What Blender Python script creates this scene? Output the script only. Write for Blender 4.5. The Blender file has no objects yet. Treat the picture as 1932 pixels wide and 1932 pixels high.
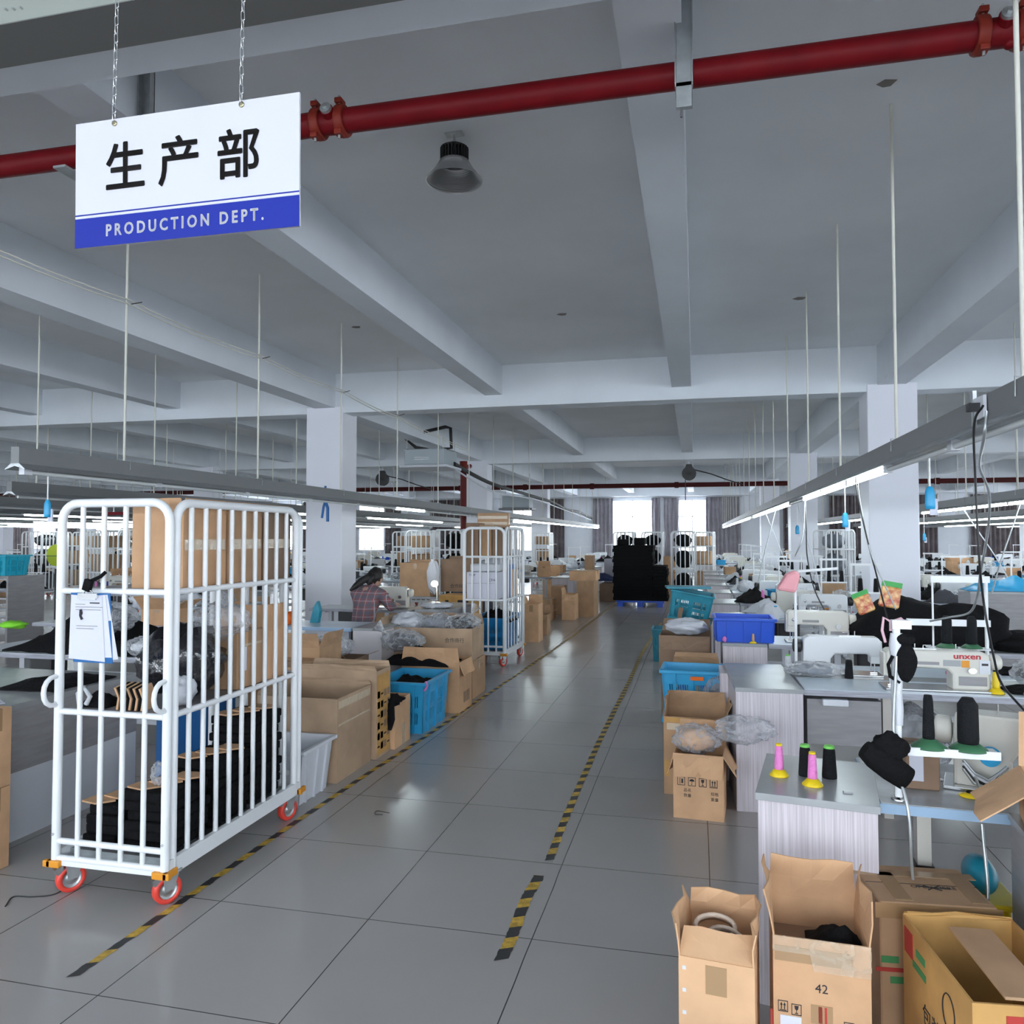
import bpy, bmesh, math, random
from mathutils import Vector, Matrix, noise
S = bpy.context.scene
R = math.radians
# ---------------------------------------------------------------- camera, world, exposure
EYE = 1.6; YAW = R(13.3); PITCH = R(1.9); FPX = 1460.0
cam = bpy.data.objects.new('camera', bpy.data.cameras.new('camera'))
bpy.context.collection.objects.link(cam)
cam.location = (0, 0, EYE); cam.rotation_euler = (R(90) + PITCH, 0, YAW)
cam.data.sensor_width = 36; cam.data.lens = 36 * FPX / 1932; cam.data.clip_start = .05; cam.data.clip_end = 200
S.camera = cam
S.view_settings.view_transform = 'Standard'; S.view_settings.look = 'None'
S.view_settings.gamma = 1; S.view_settings.use_curve_mapping = False
S.view_settings.exposure = 1.6
w = bpy.data.worlds.new('world'); S.world = w; w.use_nodes = True
w.node_tree.nodes['Background'].inputs[0].default_value = (.85, .93, 1, 1)
w.node_tree.nodes['Background'].inputs[1].default_value = 3.0
def window_light(name, x, y, z, sx, sz, rz, power, color=(.9, .95, 1)):
    l = bpy.data.lights.new(name, 'AREA'); l.shape = 'RECTANGLE'; l.size = sx; l.size_y = sz
    l.energy = power; l.color = color
    o = bpy.data.objects.new(name, l); bpy.context.collection.objects.link(o)
    o.location = (x, y, z); o.rotation_euler = (R(90), 0, rz)      # shines along its local -Z
    o['kind'] = 'structure'
    return o
WY, WL, WR, WB = 36.2, -38.5, 19.0, -5.5                            # far, left, right, back wall
CEIL = 4.1
FAR_WINDOWS = [(-35.5, 1.5), (-31.3, 1.6), (-25.6, 1.6), (-20.4, 1.6), (-15.8, 1.4), (-8.0, 1.1), (-2.82, 1.87), (-.11, 1.27), (15.8, 2.4)]
for x, ww in FAR_WINDOWS: window_light('daylight', x, WY + .05, 2.2, ww, 2.3, R(0), 450 * ww)
RIGHT_WINDOWS = [-6.5, -2.2, 2.1, 6.4, 13.2, 17.5, 22, 26.5, 31]
for y in RIGHT_WINDOWS: window_light('daylight', WR + .05, y, 2.1, 3.0, 2.5, R(-90), 900)
LEFT_WINDOWS = [-4, 2, 8, 14, 20, 26, 32]
for y in LEFT_WINDOWS: window_light('daylight', WL - .05, y, 2.1, 2.6, 2.3, R(90), 330)
BACK_WINDOWS = [-22, -15, -9, -4.5, 0.0, 4.5, 9, 14]
for x in BACK_WINDOWS: window_light('daylight', x, WB - .05, 2.1, 3.2, 2.6, R(180), 185)
# ---------------------------------------------------------------- helpers
_F = Vector((-math.sin(YAW) * math.cos(PITCH), math.cos(YAW) * math.cos(PITCH), math.sin(PITCH)))
_R = Vector((math.cos(YAW), math.sin(YAW), 0)); _U = _R.cross(_F); _C = Vector((0, 0, EYE))
def ray(x, y): return _F + _R * ((x - 966) / FPX) - _U * ((y - 966) / FPX)
def PZ(x, y, z=0.0): r = ray(x, y); return _C + r * ((z - EYE) / r.z)   # a pixel of the photo on the level z
def PY(x, y, Y): r = ray(x, y); return _C + r * (Y / r.y)               # ... on the plane at distance Y
def PX(x, y, X): r = ray(x, y); return _C + r * (X / r.x)
COL = bpy.context.collection
def mat(name, col, rough=.6, metal=0, var=0, vscale=8, bump=0, bscale=30, emit=0, alpha=1, trans=0, spec=.5, coat=0, stretch=None, col2=None):
    m = bpy.data.materials.new(name); m.use_nodes = True; nt = m.node_tree; N = nt.nodes; L = nt.links
    b = N['Principled BSDF']
    b.inputs['Base Color'].default_value = (*col, 1); b.inputs['Roughness'].default_value = rough
    b.inputs['Metallic'].default_value = metal; b.inputs['Specular IOR Level'].default_value = spec
    if coat: b.inputs['Coat Weight'].default_value = coat; b.inputs['Coat Roughness'].default_value = .1
    if emit: b.inputs['Emission Color'].default_value = (*col, 1); b.inputs['Emission Strength'].default_value = emit
    if alpha < 1: b.inputs['Alpha'].default_value = alpha
    if trans: b.inputs['Transmission Weight'].default_value = trans
    if var or bump:
        tc = N.new('ShaderNodeTexCoord'); mp = N.new('ShaderNodeMapping'); L.new(tc.outputs['Object'], mp.inputs[0])
        if stretch: mp.inputs['Scale'].default_value = stretch
    if var:
        n = N.new('ShaderNodeTexNoise'); n.inputs['Scale'].default_value = vscale; n.inputs['Detail'].default_value = 5
        L.new(mp.outputs[0], n.inputs['Vector'])
        r = N.new('ShaderNodeValToRGB'); c2 = col2 or tuple(c * (1 - var) for c in col)
        r.color_ramp.elements[0].color = (*c2, 1); r.color_ramp.elements[0].position = .35
        r.color_ramp.elements[1].color = (*(min(1, c * (1 + (0 if col2 else var * .6))) for c in col), 1); r.color_ramp.elements[1].position = .65
        L.new(n.outputs['Fac'], r.inputs[0]); L.new(r.outputs[0], b.inputs['Base Color'])
    if bump:
        n2 = N.new('ShaderNodeTexNoise'); n2.inputs['Scale'].default_value = bscale; n2.inputs['Detail'].default_value = 4
        L.new(mp.outputs[0], n2.inputs['Vector']); bp = N.new('ShaderNodeBump'); bp.inputs['Strength'].default_value = bump
        bp.inputs['Distance'].default_value = .02
        L.new(n2.outputs['Fac'], bp.inputs['Height']); L.new(bp.outputs[0], b.inputs['Normal'])
    return m
class MB:
    def __init__(s): s.v = []; s.f = []; s.m = []; s.sm = []; s.mi = 0; s.T = None
    def add(s, vs, fs, smooth=False):
        k = len(s.v)
        s.v += [tuple(s.T @ Vector(v)) if s.T else tuple(v) for v in vs]
        s.f += [tuple(i + k for i in f) for f in fs]; s.m += [s.mi] * len(fs); s.sm += [smooth] * len(fs)
        return s
    def box(s, c, d, rz=0, rx=0, ry=0):
        x, y, z = (q / 2 for q in d); M = Matrix.Translation(Vector(c))
        if rz or rx or ry: M = M @ Matrix.Rotation(rz, 4, 'Z') @ Matrix.Rotation(rx, 4, 'X') @ Matrix.Rotation(ry, 4, 'Y')
        vs = [M @ Vector(p) for p in [(-x, -y, -z), (x, -y, -z), (x, y, -z), (-x, y, -z), (-x, -y, z), (x, -y, z), (x, y, z), (-x, y, z)]]
        return s.add(vs, [(3, 2, 1, 0), (4, 5, 6, 7), (0, 1, 5, 4), (1, 2, 6, 5), (2, 3, 7, 6), (3, 0, 4, 7)])
    def b2(s, x0, x1, y0, y1, z0, z1): return s.box(((x0 + x1) / 2, (y0 + y1) / 2, (z0 + z1) / 2), (abs(x1 - x0), abs(y1 - y0), abs(z1 - z0)))
    def tube(s, pts, r, n=8, closed=False, cap=True, sm=True):
        pts = [Vector(p) for p in pts]; k = len(pts); rs = r if isinstance(r, (list, tuple)) else [r] * k
        vs = []; up = None
        for i, p in enumerate(pts):
            a = pts[(i - 1) % k] if (i or closed) else p; b = pts[(i + 1) % k] if (i < k - 1 or closed) else p
            t = (b - a).normalized() if (b - a).length > 1e-9 else Vector((0, 0, 1))
            if up is None:
                up = Vector((0, 0, 1)) if abs(t.z) < .9 else Vector((0, 1, 0))
            u = (up - t * up.dot(t)); u = u.normalized() if u.length > 1e-6 else t.orthogonal().normalized(); up = u
            w_ = t.cross(u)
            for j in range(n):
                q = 2 * math.pi * (j + (.5 if n == 4 else 0)) / n; vs.append(p + (u * math.cos(q) + w_ * math.sin(q)) * rs[i] * (1.4142 if n == 4 else 1))
        fs = [(i * n + j, i * n + (j + 1) % n, (i + 1) * n + (j + 1) % n, (i + 1) * n + j) for i in range(k - 1) for j in range(n)]
        if closed: fs += [((k - 1) * n + j, (k - 1) * n + (j + 1) % n, (j + 1) % n, j) for j in range(n)]
        s.add(vs, fs, sm and n > 4)
        if cap and not closed: s.add(vs[:n], [tuple(reversed(range(n)))]); s.add(vs[-n:], [tuple(range(n))])
        return s
    def lathe(s, prof, c=(0, 0, 0), n=20, axis='Z', sm=True, ring=False):
        if ring: prof = list(prof) + [prof[0]]
        M = Matrix.Translation(Vector(c)) @ ({'Z': Matrix(), 'X': Matrix.Rotation(R(90), 4, 'Y'), 'Y': Matrix.Rotation(R(-90), 4, 'X')}[axis])
        vs = [M @ Vector((r * math.cos(2 * math.pi * j / n), r * math.sin(2 * math.pi * j / n), z)) for r, z in prof for j in range(n)]
        k = len(prof)
        fs = [(i * n + j, i * n + (j + 1) % n, (i + 1) * n + (j + 1) % n, (i + 1) * n + j) for i in range(k - 1) for j in range(n)]
        s.add(vs, fs, sm)
        if ring: return s
        if prof[0][0] > 1e-5: s.add(vs[:n], [tuple(reversed(range(n)))])
        if prof[-1][0] > 1e-5: s.add(vs[-n:], [tuple(range(n))])
        return s
    def prism(s, poly, y0, y1, axis='Y'):                            # outline in X-Z pushed along Y (or Y-Z along X, X-Y along Z)
        f = {'Y': lambda p, t: (p[0], t, p[1]), 'X': lambda p, t: (t, p[0], p[1]), 'Z': lambda p, t: (p[0], p[1], t)}[axis]
        n = len(poly); vs = [f(p, y0) for p in poly] + [f(p, y1) for p in poly]
        return s.add(vs, [tuple(range(n)), tuple(reversed(range(n, 2 * n)))] + [(i, i + n, (i + 1) % n + n, (i + 1) % n) for i in range(n)])
    def blob(s, c, r, amp=.15, freq=2.5, seed=0, n=14, flat=None, crease=False):
        vs = []; c = Vector(c); m = n * 2; off = Vector((seed * 7.3, seed * 3.1, seed * 1.7))
        for i in range(1, n):
            th = math.pi * i / n
            for j in range(m):
                ph = 2 * math.pi * j / m; d = Vector((math.sin(th) * math.cos(ph), math.sin(th) * math.sin(ph), math.cos(th)))
                q = noise.noise(d * freq + off)
                if crease: q = .6 - 2.2 * abs(q) + .5 * noise.noise(d * freq * 2.7 + off)
                k = 1 + amp * q
                p = Vector((d.x * r[0], d.y * r[1], d.z * r[2])) * k
                if flat is not None: p.z = max(p.z, -flat)
                vs.append(c + p)
        top = len(vs); vs.append(c + Vector((0, 0, r[2]))); vs.append(c - Vector((0, 0, r[2] if flat is None else flat)))
        fs = [(i * m + j, (i + 1) * m + j, (i + 1) * m + (j + 1) % m, i * m + (j + 1) % m) for i in range(n - 2) for j in range(m)]
        fs += [(top, j, (j + 1) % m) for j in range(m)] + [(top + 1, (n - 2) * m + (j + 1) % m, (n - 2) * m + j) for j in range(m)]
        return s.add(vs, fs, True)
    def heap(s, x0, x1, y0, y1, z, h, seed=0, freq=9, n=16, m=16, edge=.35, base=.006):
        vs = []
        for j in range(m + 1):
            for i in range(n + 1):
                u, v = i / n, j / m; e = min(1, min(u, 1 - u) / edge) ** .6 * min(1, min(v, 1 - v) / edge) ** .6
                x = x0 + (x1 - x0) * u; y = y0 + (y1 - y0) * v
                q = .72 + .55 * noise.noise(Vector((x * freq * .8, y * freq * .8, seed * 5.1))) + .22 * noise.noise(Vector((x * freq * 2.6, y * freq * 2.6, seed * 2.3)))
                wob = .12 * (y1 - y0) * noise.noise(Vector((x * 5, seed, 0))) if j in (0, m) else 0
                vs.append((x + (.1 * (x1 - x0) * noise.noise(Vector((y * 5, seed, 3))) if i in (0, n) else 0), y + wob, z + base + max(0, h * e * q)))
        fs = [(j * (n + 1) + i, j * (n + 1) + i + 1, (j + 1) * (n + 1) + i + 1, (j + 1) * (n + 1) + i) for j in range(m) for i in range(n)]
        k = len(vs); ring = [i for i in range(n + 1)] + [j * (n + 1) + n for j in range(1, m + 1)] + [m * (n + 1) + i for i in range(n - 1, -1, -1)] + [j * (n + 1) for j in range(m - 1, 0, -1)]
        vs2 = vs + [(vs[i][0], vs[i][1], z) for i in ring]
        fs2 = [(ring[(a + 1) % len(ring)], ring[a], k + a, k + (a + 1) % len(ring)) for a in range(len(ring))] + [tuple(reversed(range(k, k + len(ring))))]
        return s.add(vs2, fs + fs2, True)
    def build(s, name, mats, parent=None, bev=0, seg=2, **props):
        me = bpy.data.meshes.new(name); me.from_pydata(s.v, [], s.f)
        mats = mats if isinstance(mats, (list, tuple)) else [mats]
        for q in mats: me.materials.append(q)
        me.polygons.foreach_set('material_index', s.m); me.polygons.foreach_set('use_smooth', s.sm)
        bm = bmesh.new(); bm.from_mesh(me)
        bmesh.ops.recalc_face_normals(bm, faces=bm.faces); bm.to_mesh(me); bm.free()
        o = bpy.data.objects.new(name, me); COL.objects.link(o)
        if parent: o.parent = parent
        if bev:
            b = o.modifiers.new('bevel', 'BEVEL'); b.width = bev; b.segments = seg; b.limit_method = 'ANGLE'; b.angle_limit = R(40)
        for k, q in props.items(): o[k] = q
        return o
def tag(o, label, cat, group=None, kind=None):
    o['label'] = label; o['category'] = cat
    if group: o['group'] = group
    if kind: o['kind'] = kind
    return o
def thing(name, label, cat, loc=(0, 0, 0), rz=0, group=None):
    o = bpy.data.objects.new(name, None); COL.objects.link(o); o.location = loc; o.rotation_euler = (0, 0, rz); o.empty_display_size = .1
    return tag(o, label, cat, group)
def struct(o): o['kind'] = 'structure'; return o
CH = {}
def kids(o):
    if o.name not in CH: CH[o.name] = [c for c in bpy.data.objects if c.parent == o]
    return CH[o.name]
def dup(o, loc=None, rz=None, label=None, group=None, parent=None, scale=None):
    c = o.copy(); COL.objects.link(c); c.parent = parent
    if loc is not None: c.location = loc
    if rz is not None: c.rotation_euler = (0, 0, rz)
    if scale: c.scale = scale if isinstance(scale, tuple) else (scale,) * 3
    if label: c['label'] = label
    if group: c['group'] = group
    for k in kids(o): dup(k, parent=c)
    return c
def text(body, size, m, parent, loc, rot, name='lettering', ext=.0006, spacing=1.0, bold=0, align='CENTER', sx=1, fat=0, **props):
    c = bpy.data.curves.new(name, 'FONT'); c.body = body; c.size = size; c.extrude = ext; c.space_character = spacing
    c.align_x = align; c.align_y = 'CENTER'; c.offset = bold; c.resolution_u = 3
    t = bpy.data.objects.new(name, c); COL.objects.link(t); bpy.context.view_layer.update()
    me = bpy.data.meshes.new_from_object(t.evaluated_get(bpy.context.evaluated_depsgraph_get()))
    if fat:                                                        # thicker strokes: the outline repeated round itself
        bm = bmesh.new(); bm.from_mesh(me); src = bm.verts[:] + bm.edges[:] + bm.faces[:]
        for k in range(8):
            r = bmesh.ops.duplicate(bm, geom=src); d = Vector((math.cos(k * math.pi / 4), math.sin(k * math.pi / 4), 0)) * fat
            bmesh.ops.translate(bm, vec=d, verts=[v for v in r['geom'] if isinstance(v, bmesh.types.BMVert)])
        bm.to_mesh(me); bm.free()
    bpy.data.objects.remove(t); me.materials.clear(); me.materials.append(m); me.name = name
    o = bpy.data.objects.new(name, me); COL.objects.link(o); o.parent = parent; o.location = loc; o.rotation_euler = rot; o.scale = (sx, 1, 1)
    for k, q in props.items(): o[k] = q
    return o
# ---------------------------------------------------------------- materials
M_wall = mat('wall_paint', (.74, .77, .82), .8, var=.05, vscale=1.2)
M_ceil = mat('ceiling_paint', (.84, .86, .88), .85, var=.05, vscale=.8)
M_beam = mat('beam_paint', (.74, .78, .83), .75, var=.05, vscale=1.0, bump=.1, bscale=3)
M_column = mat('column_paint', (.80, .81, .88), .5)
M_curtain = mat('curtain_brown', (.16, .135, .14), .9, var=.25, vscale=3)
M_curtain2 = mat('curtain_grey', (.30, .28, .31), .9, var=.15, vscale=3)
M_red = mat('red_pipe_paint', (.135, .004, .007), .5, spec=.15, var=.15, vscale=6)
M_redclamp = mat('clamp_red_paint', (.17, .018, .010), .5, spec=.2)
M_galv = mat('galvanised_steel', (.52, .55, .56), .38, .75, var=.2, vscale=12)
M_chrome = mat('chrome', (.7, .71, .72), .2, 1)
M_tray = mat('grey_trunking', (.20, .205, .21), .5, .2)
M_trayL = mat('silver_reflector', (.42, .44, .45), .3, .7, bump=.2, bscale=18)
M_tube = mat('lamp_tube_glow', (.86, .97, 1), emit=9)
M_tubeoff = mat('lamp_tube_off', (.72, .76, .76), .2)
M_rope = mat('white_rod', (.66, .65, .58), .7)
M_white = mat('white_enamel', (.82, .84, .86), .32, spec=.5)
M_black = mat('black_plastic', (.018, .018, .02), .4)
M_cloth = mat('black_fabric', (.008, .008, .009), .9, spec=.15, bump=.5, bscale=60)
M_cloth2 = mat('charcoal_fabric', (.05, .05, .06), .85, bump=.5, bscale=50)
M_greycloth = mat('grey_fabric', (.2, .22, .26), .9, bump=.5, bscale=40)
M_whitecloth = mat('white_fabric', (.7, .72, .76), .8, bump=.6, bscale=30)
def card(n, c, v=.14): return mat(n, c, .8, var=v, vscale=5, bump=.12, bscale=14)
M_card = card('cardboard', (.64, .385, .215)); M_card2 = card('cardboard_dull', (.47, .29, .165)); M_card3 = card('cardboard_orange', (.55, .31, .10), .22)
M_card4 = card('cardboard_pale', (.70, .43, .245)); M_cardin = card('cardboard_inside', (.66, .40, .225)); M_cardd = card('cardboard_brown', (.27, .175, .115))
CARDS = [M_card, M_card2, M_card4, M_card]
M_tape = mat('packing_tape', (.40, .25, .13), .18, spec=.7)
M_clear = mat('clear_tape', (.62, .5, .36), .12, spec=.8, bump=.4, bscale=25)
M_ink = mat('black_print', (.02, .02, .025), .7)
M_redink = mat('red_print', (.45, .04, .03), .7)
M_greenink = mat('green_print', (.06, .26, .09), .7)
def film(name, col, lo, hi, rough=.12):
    m = mat(name, col, rough, spec=.9, bump=1.0, bscale=11); nt = m.node_tree; N = nt.nodes; L = nt.links; b = N['Principled BSDF']
    lw = N.new('ShaderNodeLayerWeight'); lw.inputs[0].default_value = .35; tc = N.new('ShaderNodeTexCoord')
    n = N.new('ShaderNodeTexNoise'); n.inputs['Scale'].default_value = 14; n.inputs['Detail'].default_value = 4; n.inputs['Distortion'].default_value = 1.5; L.new(tc.outputs['Object'], n.inputs['Vector'])
    r = N.new('ShaderNodeMapRange'); r.inputs['From Min'].default_value = .45; r.inputs['From Max'].default_value = .62; r.inputs['To Max'].default_value = .4; L.new(n.outputs['Fac'], r.inputs[0])
    a = N.new('ShaderNodeMath'); a.operation = 'ADD'; L.new(lw.outputs['Facing'], a.inputs[0]); L.new(r.outputs[0], a.inputs[1])
    q = N.new('ShaderNodeMapRange'); q.inputs['From Max'].default_value = 1.2; q.inputs['To Min'].default_value = lo; q.inputs['To Max'].default_value = hi; L.new(a.outputs[0], q.inputs[0]); L.new(q.outputs[0], b.inputs['Alpha'])
    return m
M_bag = film('clear_polythene', (.78, .80, .85), .10, .75)
M_bagd = film('smoky_polythene', (.3, .31, .34), .3, .9)
M_bagb = mat('black_polythene', (.02, .02, .025), .16, spec=1.0, bump=1.0, bscale=8)
M_bagw = mat('white_polythene', (.72, .74, .8), .25, alpha=.85, spec=.8, bump=.8, bscale=10)
M_sky = mat('sky_blue_plastic', (.03, .36, .66), .35, var=.08)
M_teal = mat('teal_plastic', (.015, .27, .38), .4, var=.15)
M_royal = mat('royal_blue_plastic', (.01, .09, .62), .35)
M_navy = mat('blue_board', (.008, .12, .36), .5)
M_bin = mat('white_plastic', (.66, .68, .73), .4)
M_lam = mat('pale_wood_laminate', (.62, .57, .61), .45, var=.2, vscale=9, stretch=(22, 22, .3))
M_lamtop = mat('grey_laminate_top', (.36, .375, .385), .25, var=.08, vscale=3)
M_lamd = mat('grey_laminate', (.30, .29, .30), .4, var=.1, vscale=6, stretch=(1, 1, 6))
M_bluetop = mat('pale_blue_worktop', (.60, .68, .76), .3, var=.07, vscale=5)
M_blueedge = mat('light_blue_edge', (.33, .48, .66), .5)
M_greyedge = mat('grey_edge', (.36, .37, .42), .4, var=.2, vscale=6, stretch=(1, 1, 14))
M_beige = mat('machine_enamel', (.68, .66, .60), .35)
M_mach = mat('machine_white', (.72, .74, .76), .3)
M_steel = mat('polished_steel', (.6, .61, .62), .25, 1)
M_orange = mat('orange_bumper', (.75, .30, .02), .45)
M_redw = mat('red_wheel', (.75, .06, .04), .4)
M_paper = mat('paper', (.66, .67, .76), .8)
M_yellow = mat('yellow_plastic', (.80, .58, .01), .4)
M_pink = mat('pink_thread', (.85, .25, .62), .6, bump=.5, bscale=200)
M_pinkm = mat('pink_shade', (.85, .38, .42), .6)
M_thread = mat('black_thread', (.009, .010, .012), .75, spec=.25, bump=.5, bscale=200)
M_green = mat('green_cone_base', (.04, .15, .07), .5)
M_lime = mat('lime_plastic', (.55, .68, .02), .5)
M_limeg = mat('bright_green_cap', (.2, .65, .12), .5)
M_hotorange = mat('orange_cloth', (.9, .16, .01), .7)
M_signw = mat('sign_white', (.60, .60, .66), .5, spec=.15)
M_signb = mat('sign_blue', (.018, .032, .30), .5, spec=.15)
M_signk = mat('sign_letter_black', (.03, .026, .026), .7, spec=.1)
M_signt = mat('sign_letter_white', (.85, .85, .9), .6, spec=.15)
M_rubber = mat('black_rubber', (.02, .02, .02), .6)
M_lamp = mat('ribbed_aluminium', (.5, .5, .5), .3, .9)
M_acgrey = mat('ac_casing', (.42, .47, .50), .5, .3)
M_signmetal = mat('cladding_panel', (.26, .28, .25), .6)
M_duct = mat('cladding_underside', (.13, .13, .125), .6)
# ================================================================ THE SETTING
def floor_material():
    m = bpy.data.materials.new('grey_floor_tiles'); m.use_nodes = True; N = m.node_tree.nodes; L = m.node_tree.links; b = N['Principled BSDF']
    g = N.new('ShaderNodeNewGeometry'); sp = N.new('ShaderNodeSeparateXYZ'); L.new(g.outputs['Position'], sp.inputs[0])
    wob = N.new('ShaderNodeTexNoise'); wob.inputs['Scale'].default_value = 1.3; L.new(g.outputs['Position'], wob.inputs['Vector'])
    def mth(op, a, b_=None, c=None):
        n = N.new('ShaderNodeMath'); n.operation = op
        for i, q in enumerate((a, b_, c)):
            if q is None: continue
            if isinstance(q, (int, float)): n.inputs[i].default_value = q
            else: L.new(q, n.inputs[i])
        return n.outputs[0]
    wb = mth('MULTIPLY', mth('SUBTRACT', wob.outputs['Fac'], .5), .012)
    def line(coord, origin, pitch):
        t = mth('ADD', coord, wb); f = mth('FRACT', mth('DIVIDE', mth('SUBTRACT', t, origin - 50 * pitch), pitch))
        d = mth('MINIMUM', f, mth('SUBTRACT', 1, f)); return mth('LESS_THAN', mth('MULTIPLY', d, pitch), .0023)
    ln = mth('MAXIMUM', line(sp.outputs[0], -1.345, .70), line(sp.outputs[1], 3.075, .722))
    n = N.new('ShaderNodeTexNoise'); n.inputs['Scale'].default_value = .7; n.inputs['Detail'].default_value = 3; L.new(g.outputs['Position'], n.inputs['Vector'])
    r = N.new('ShaderNodeValToRGB'); r.color_ramp.elements[0].color = (.345, .325, .318, 1); r.color_ramp.elements[1].color = (.395, .375, .365, 1)
    r.color_ramp.elements[0].position = .3; r.color_ramp.elements[1].position = .7; L.new(n.outputs['Fac'], r.inputs[0])
    mx = N.new('ShaderNodeMix'); mx.data_type = 'RGBA'; L.new(ln, mx.inputs[0]); L.new(r.outputs[0], mx.inputs[6]); mx.inputs[7].default_value = (.045, .045, .05, 1)
    L.new(mx.outputs[2], b.inputs['Base Color'])
    n2 = N.new('ShaderNodeTexNoise'); n2.inputs['Scale'].default_value = 2.5; n2.inputs['Detail'].default_value = 5; L.new(g.outputs['Position'], n2.inputs['Vector'])
    rr = N.new('ShaderNodeMapRange'); rr.inputs['To Min'].default_value = .16; rr.inputs['To Max'].default_value = .26; L.new(n2.outputs['Fac'], rr.inputs[0]); L.new(rr.outputs[0], b.inputs['Roughness'])
    bp = N.new('ShaderNodeBump'); bp.inputs['Strength'].default_value = .03; bp.inputs['Distance'].default_value = .01; L.new(n2.outputs['Fac'], bp.inputs['Height']); L.new(bp.outputs[0], b.inputs['Normal'])
    b.inputs['Specular IOR Level'].default_value = .6
    return m
struct(MB().b2(WL - .3, WR + .3, WB - .3, WY + .3, -.1, 0).build('floor', floor_material()))
struct(MB().b2(WL - .3, WR + .3, WB - .3, WY + .3, CEIL, CEIL + .2).build('ceiling', M_ceil))
def wall(name, axis, pos, a0, a1, openings, z0=.95, z1=3.35, t=.25, m=M_wall):
    b = MB(); o = sorted(openings); cur = a0
    def seg(p, q, zz0, zz1):
        if q - p < 1e-4: return
        if axis == 'Y': b.b2(p, q, pos, pos + t, zz0, zz1)
        else: b.b2(pos, pos + t, p, q, zz0, zz1)
    for c, wd in o:
        seg(cur, c - wd / 2, 0, CEIL); seg(c - wd / 2, c + wd / 2, 0, z0); seg(c - wd / 2, c + wd / 2, z1, CEIL); cur = c + wd / 2
    seg(cur, a1, 0, CEIL)
    return struct(b.build(name, m))
wall('wall_far', 'Y', WY, WL, WR, FAR_WINDOWS)
wall('wall_right', 'X', WR, WB, WY, [(y, 3.0) for y in RIGHT_WINDOWS])
wall('wall_left', 'X', WL - .25, WB, WY, [(y, 2.6) for y in LEFT_WINDOWS])
wall('wall_back', 'Y', WB - .25, WL, WR, [(x, 3.2) for x in BACK_WINDOWS], z0=.8, z1=3.4)
def window(i, axis, pos, c, wd, z0=.95, z1=3.35):
    b = MB(); f = .05
    def seg(p, q, a, e):
        if axis == 'Y': b.b2(p, q, pos - .02, pos + .03, a, e)
        else: b.b2(pos - .02, pos + .03, p, q, a, e)
    seg(c - wd / 2, c - wd / 2 + f, z0, z1); seg(c + wd / 2 - f, c + wd / 2, z0, z1); seg(c - wd / 2, c + wd / 2, z0, z0 + f); seg(c - wd / 2, c + wd / 2, z1 - f, z1)
    seg(c - .02, c + .02, z0, z1); seg(c - wd / 2, c + wd / 2, z0 + 1.6, z0 + 1.64)
    struct(b.build(f'window_{i}', M_white))
for i, (x, ww) in enumerate(FAR_WINDOWS): window(i + 1, 'Y', WY, x, ww)
for i, y in enumerate(RIGHT_WINDOWS): window(i + 20, 'X', WR, y, 3.0)
# columns and the beam grid
CX = [-37.5, -29.5, -21.5, -13.5, -5.5, 2.49, 10.5, 18.5]; CY = [2.4, 10.8, 19.2, 27.6]
for i, x in enumerate(CX[1:7]):
    for j, y in enumerate(CY):
        if y < 3 and -6 < x < 3: continue
        struct(MB().b2(x - .3, x + .3, y, y + .52, 0, 3.6).build('column', M_column, bev=.012))
for j, y in enumerate(CY + [WY - .35]):                                # cross beams
    d = .26 if j == 0 else (.36 if j < 4 else .3)
    struct(MB().b2(WL, WR, y + .02, y + .02 + d, 3.5, CEIL).build('ceiling_beam', M_beam))
ys = [-6] + CY + [WY - .35]
for x in CX[:7]:
    for k in range(5):
        struct(MB().b2(x - .17, x + .17, ys[k] + .38, ys[k + 1] + .02, 3.58, CEIL).build('ceiling_beam', M_beam))
        for s_ in (2.667, 5.333):
            if x + s_ < WR: struct(MB().b2(x + s_ - .13, x + s_ + .13, ys[k] + .38, ys[k + 1] + .02, 3.67, CEIL).build('ceiling_beam', M_beam))
# fabric curtains along the far wall, one thing each
def curtain(x0, x1, label, m=M_curtain, z0=.55, z1=3.42, tie=0, group=None, y=WY - .12):
    t = thing('curtain', label, 'curtain', ((x0 + x1) / 2, y, z0), group=group)
    b = MB(); n = max(24, int((x1 - x0) * 36)); rows = 6; vs = []; h = z1 - z0
    for r_ in range(rows + 1):
        v = r_ / rows
        for i in range(n + 1):
            u = i / n - .5; sq = 1 - tie * math.exp(-((v - .32) / .16) ** 2)
            vs.append((u * (x1 - x0) * sq, .05 * math.sin(u * (x1 - x0) * 34 + .6 * math.sin(v * 3)) + .012 * math.sin(u * 90), v * h))
    fs = [(r_ * (n + 1) + i, r_ * (n + 1) + i + 1, (r_ + 1) * (n + 1) + i + 1, (r_ + 1) * (n + 1) + i) for r_ in range(rows) for i in range(n)]
    b.add(vs, fs, True); o = b.build('drape', m, t); sd = o.modifiers.new('s', 'SOLIDIFY'); sd.thickness = .012
    MB().tube([(-(x1 - x0) / 2 - .05, 0, h + .02), ((x1 - x0) / 2 + .05, 0, h + .02)], .018).build('curtain_rail', M_chrome, t)
    return t
curtain(-4.65, -3.72, 'tall grey-brown curtain left of the bright window at the end of the aisle', M_curtain2)
curtain(-1.92, -1.55, 'narrow grey curtain at right edge of the left bright far window', M_curtain2, z0=.75)
curtain(-1.38, -.72, 'gathered grey curtain between the two bright far windows, beside a strip of wall', M_curtain2, tie=.25, z0=.75)
curtain(.50, 2.0, 'wide grey-brown curtain right of the two bright far windows', M_curtain2)
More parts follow.
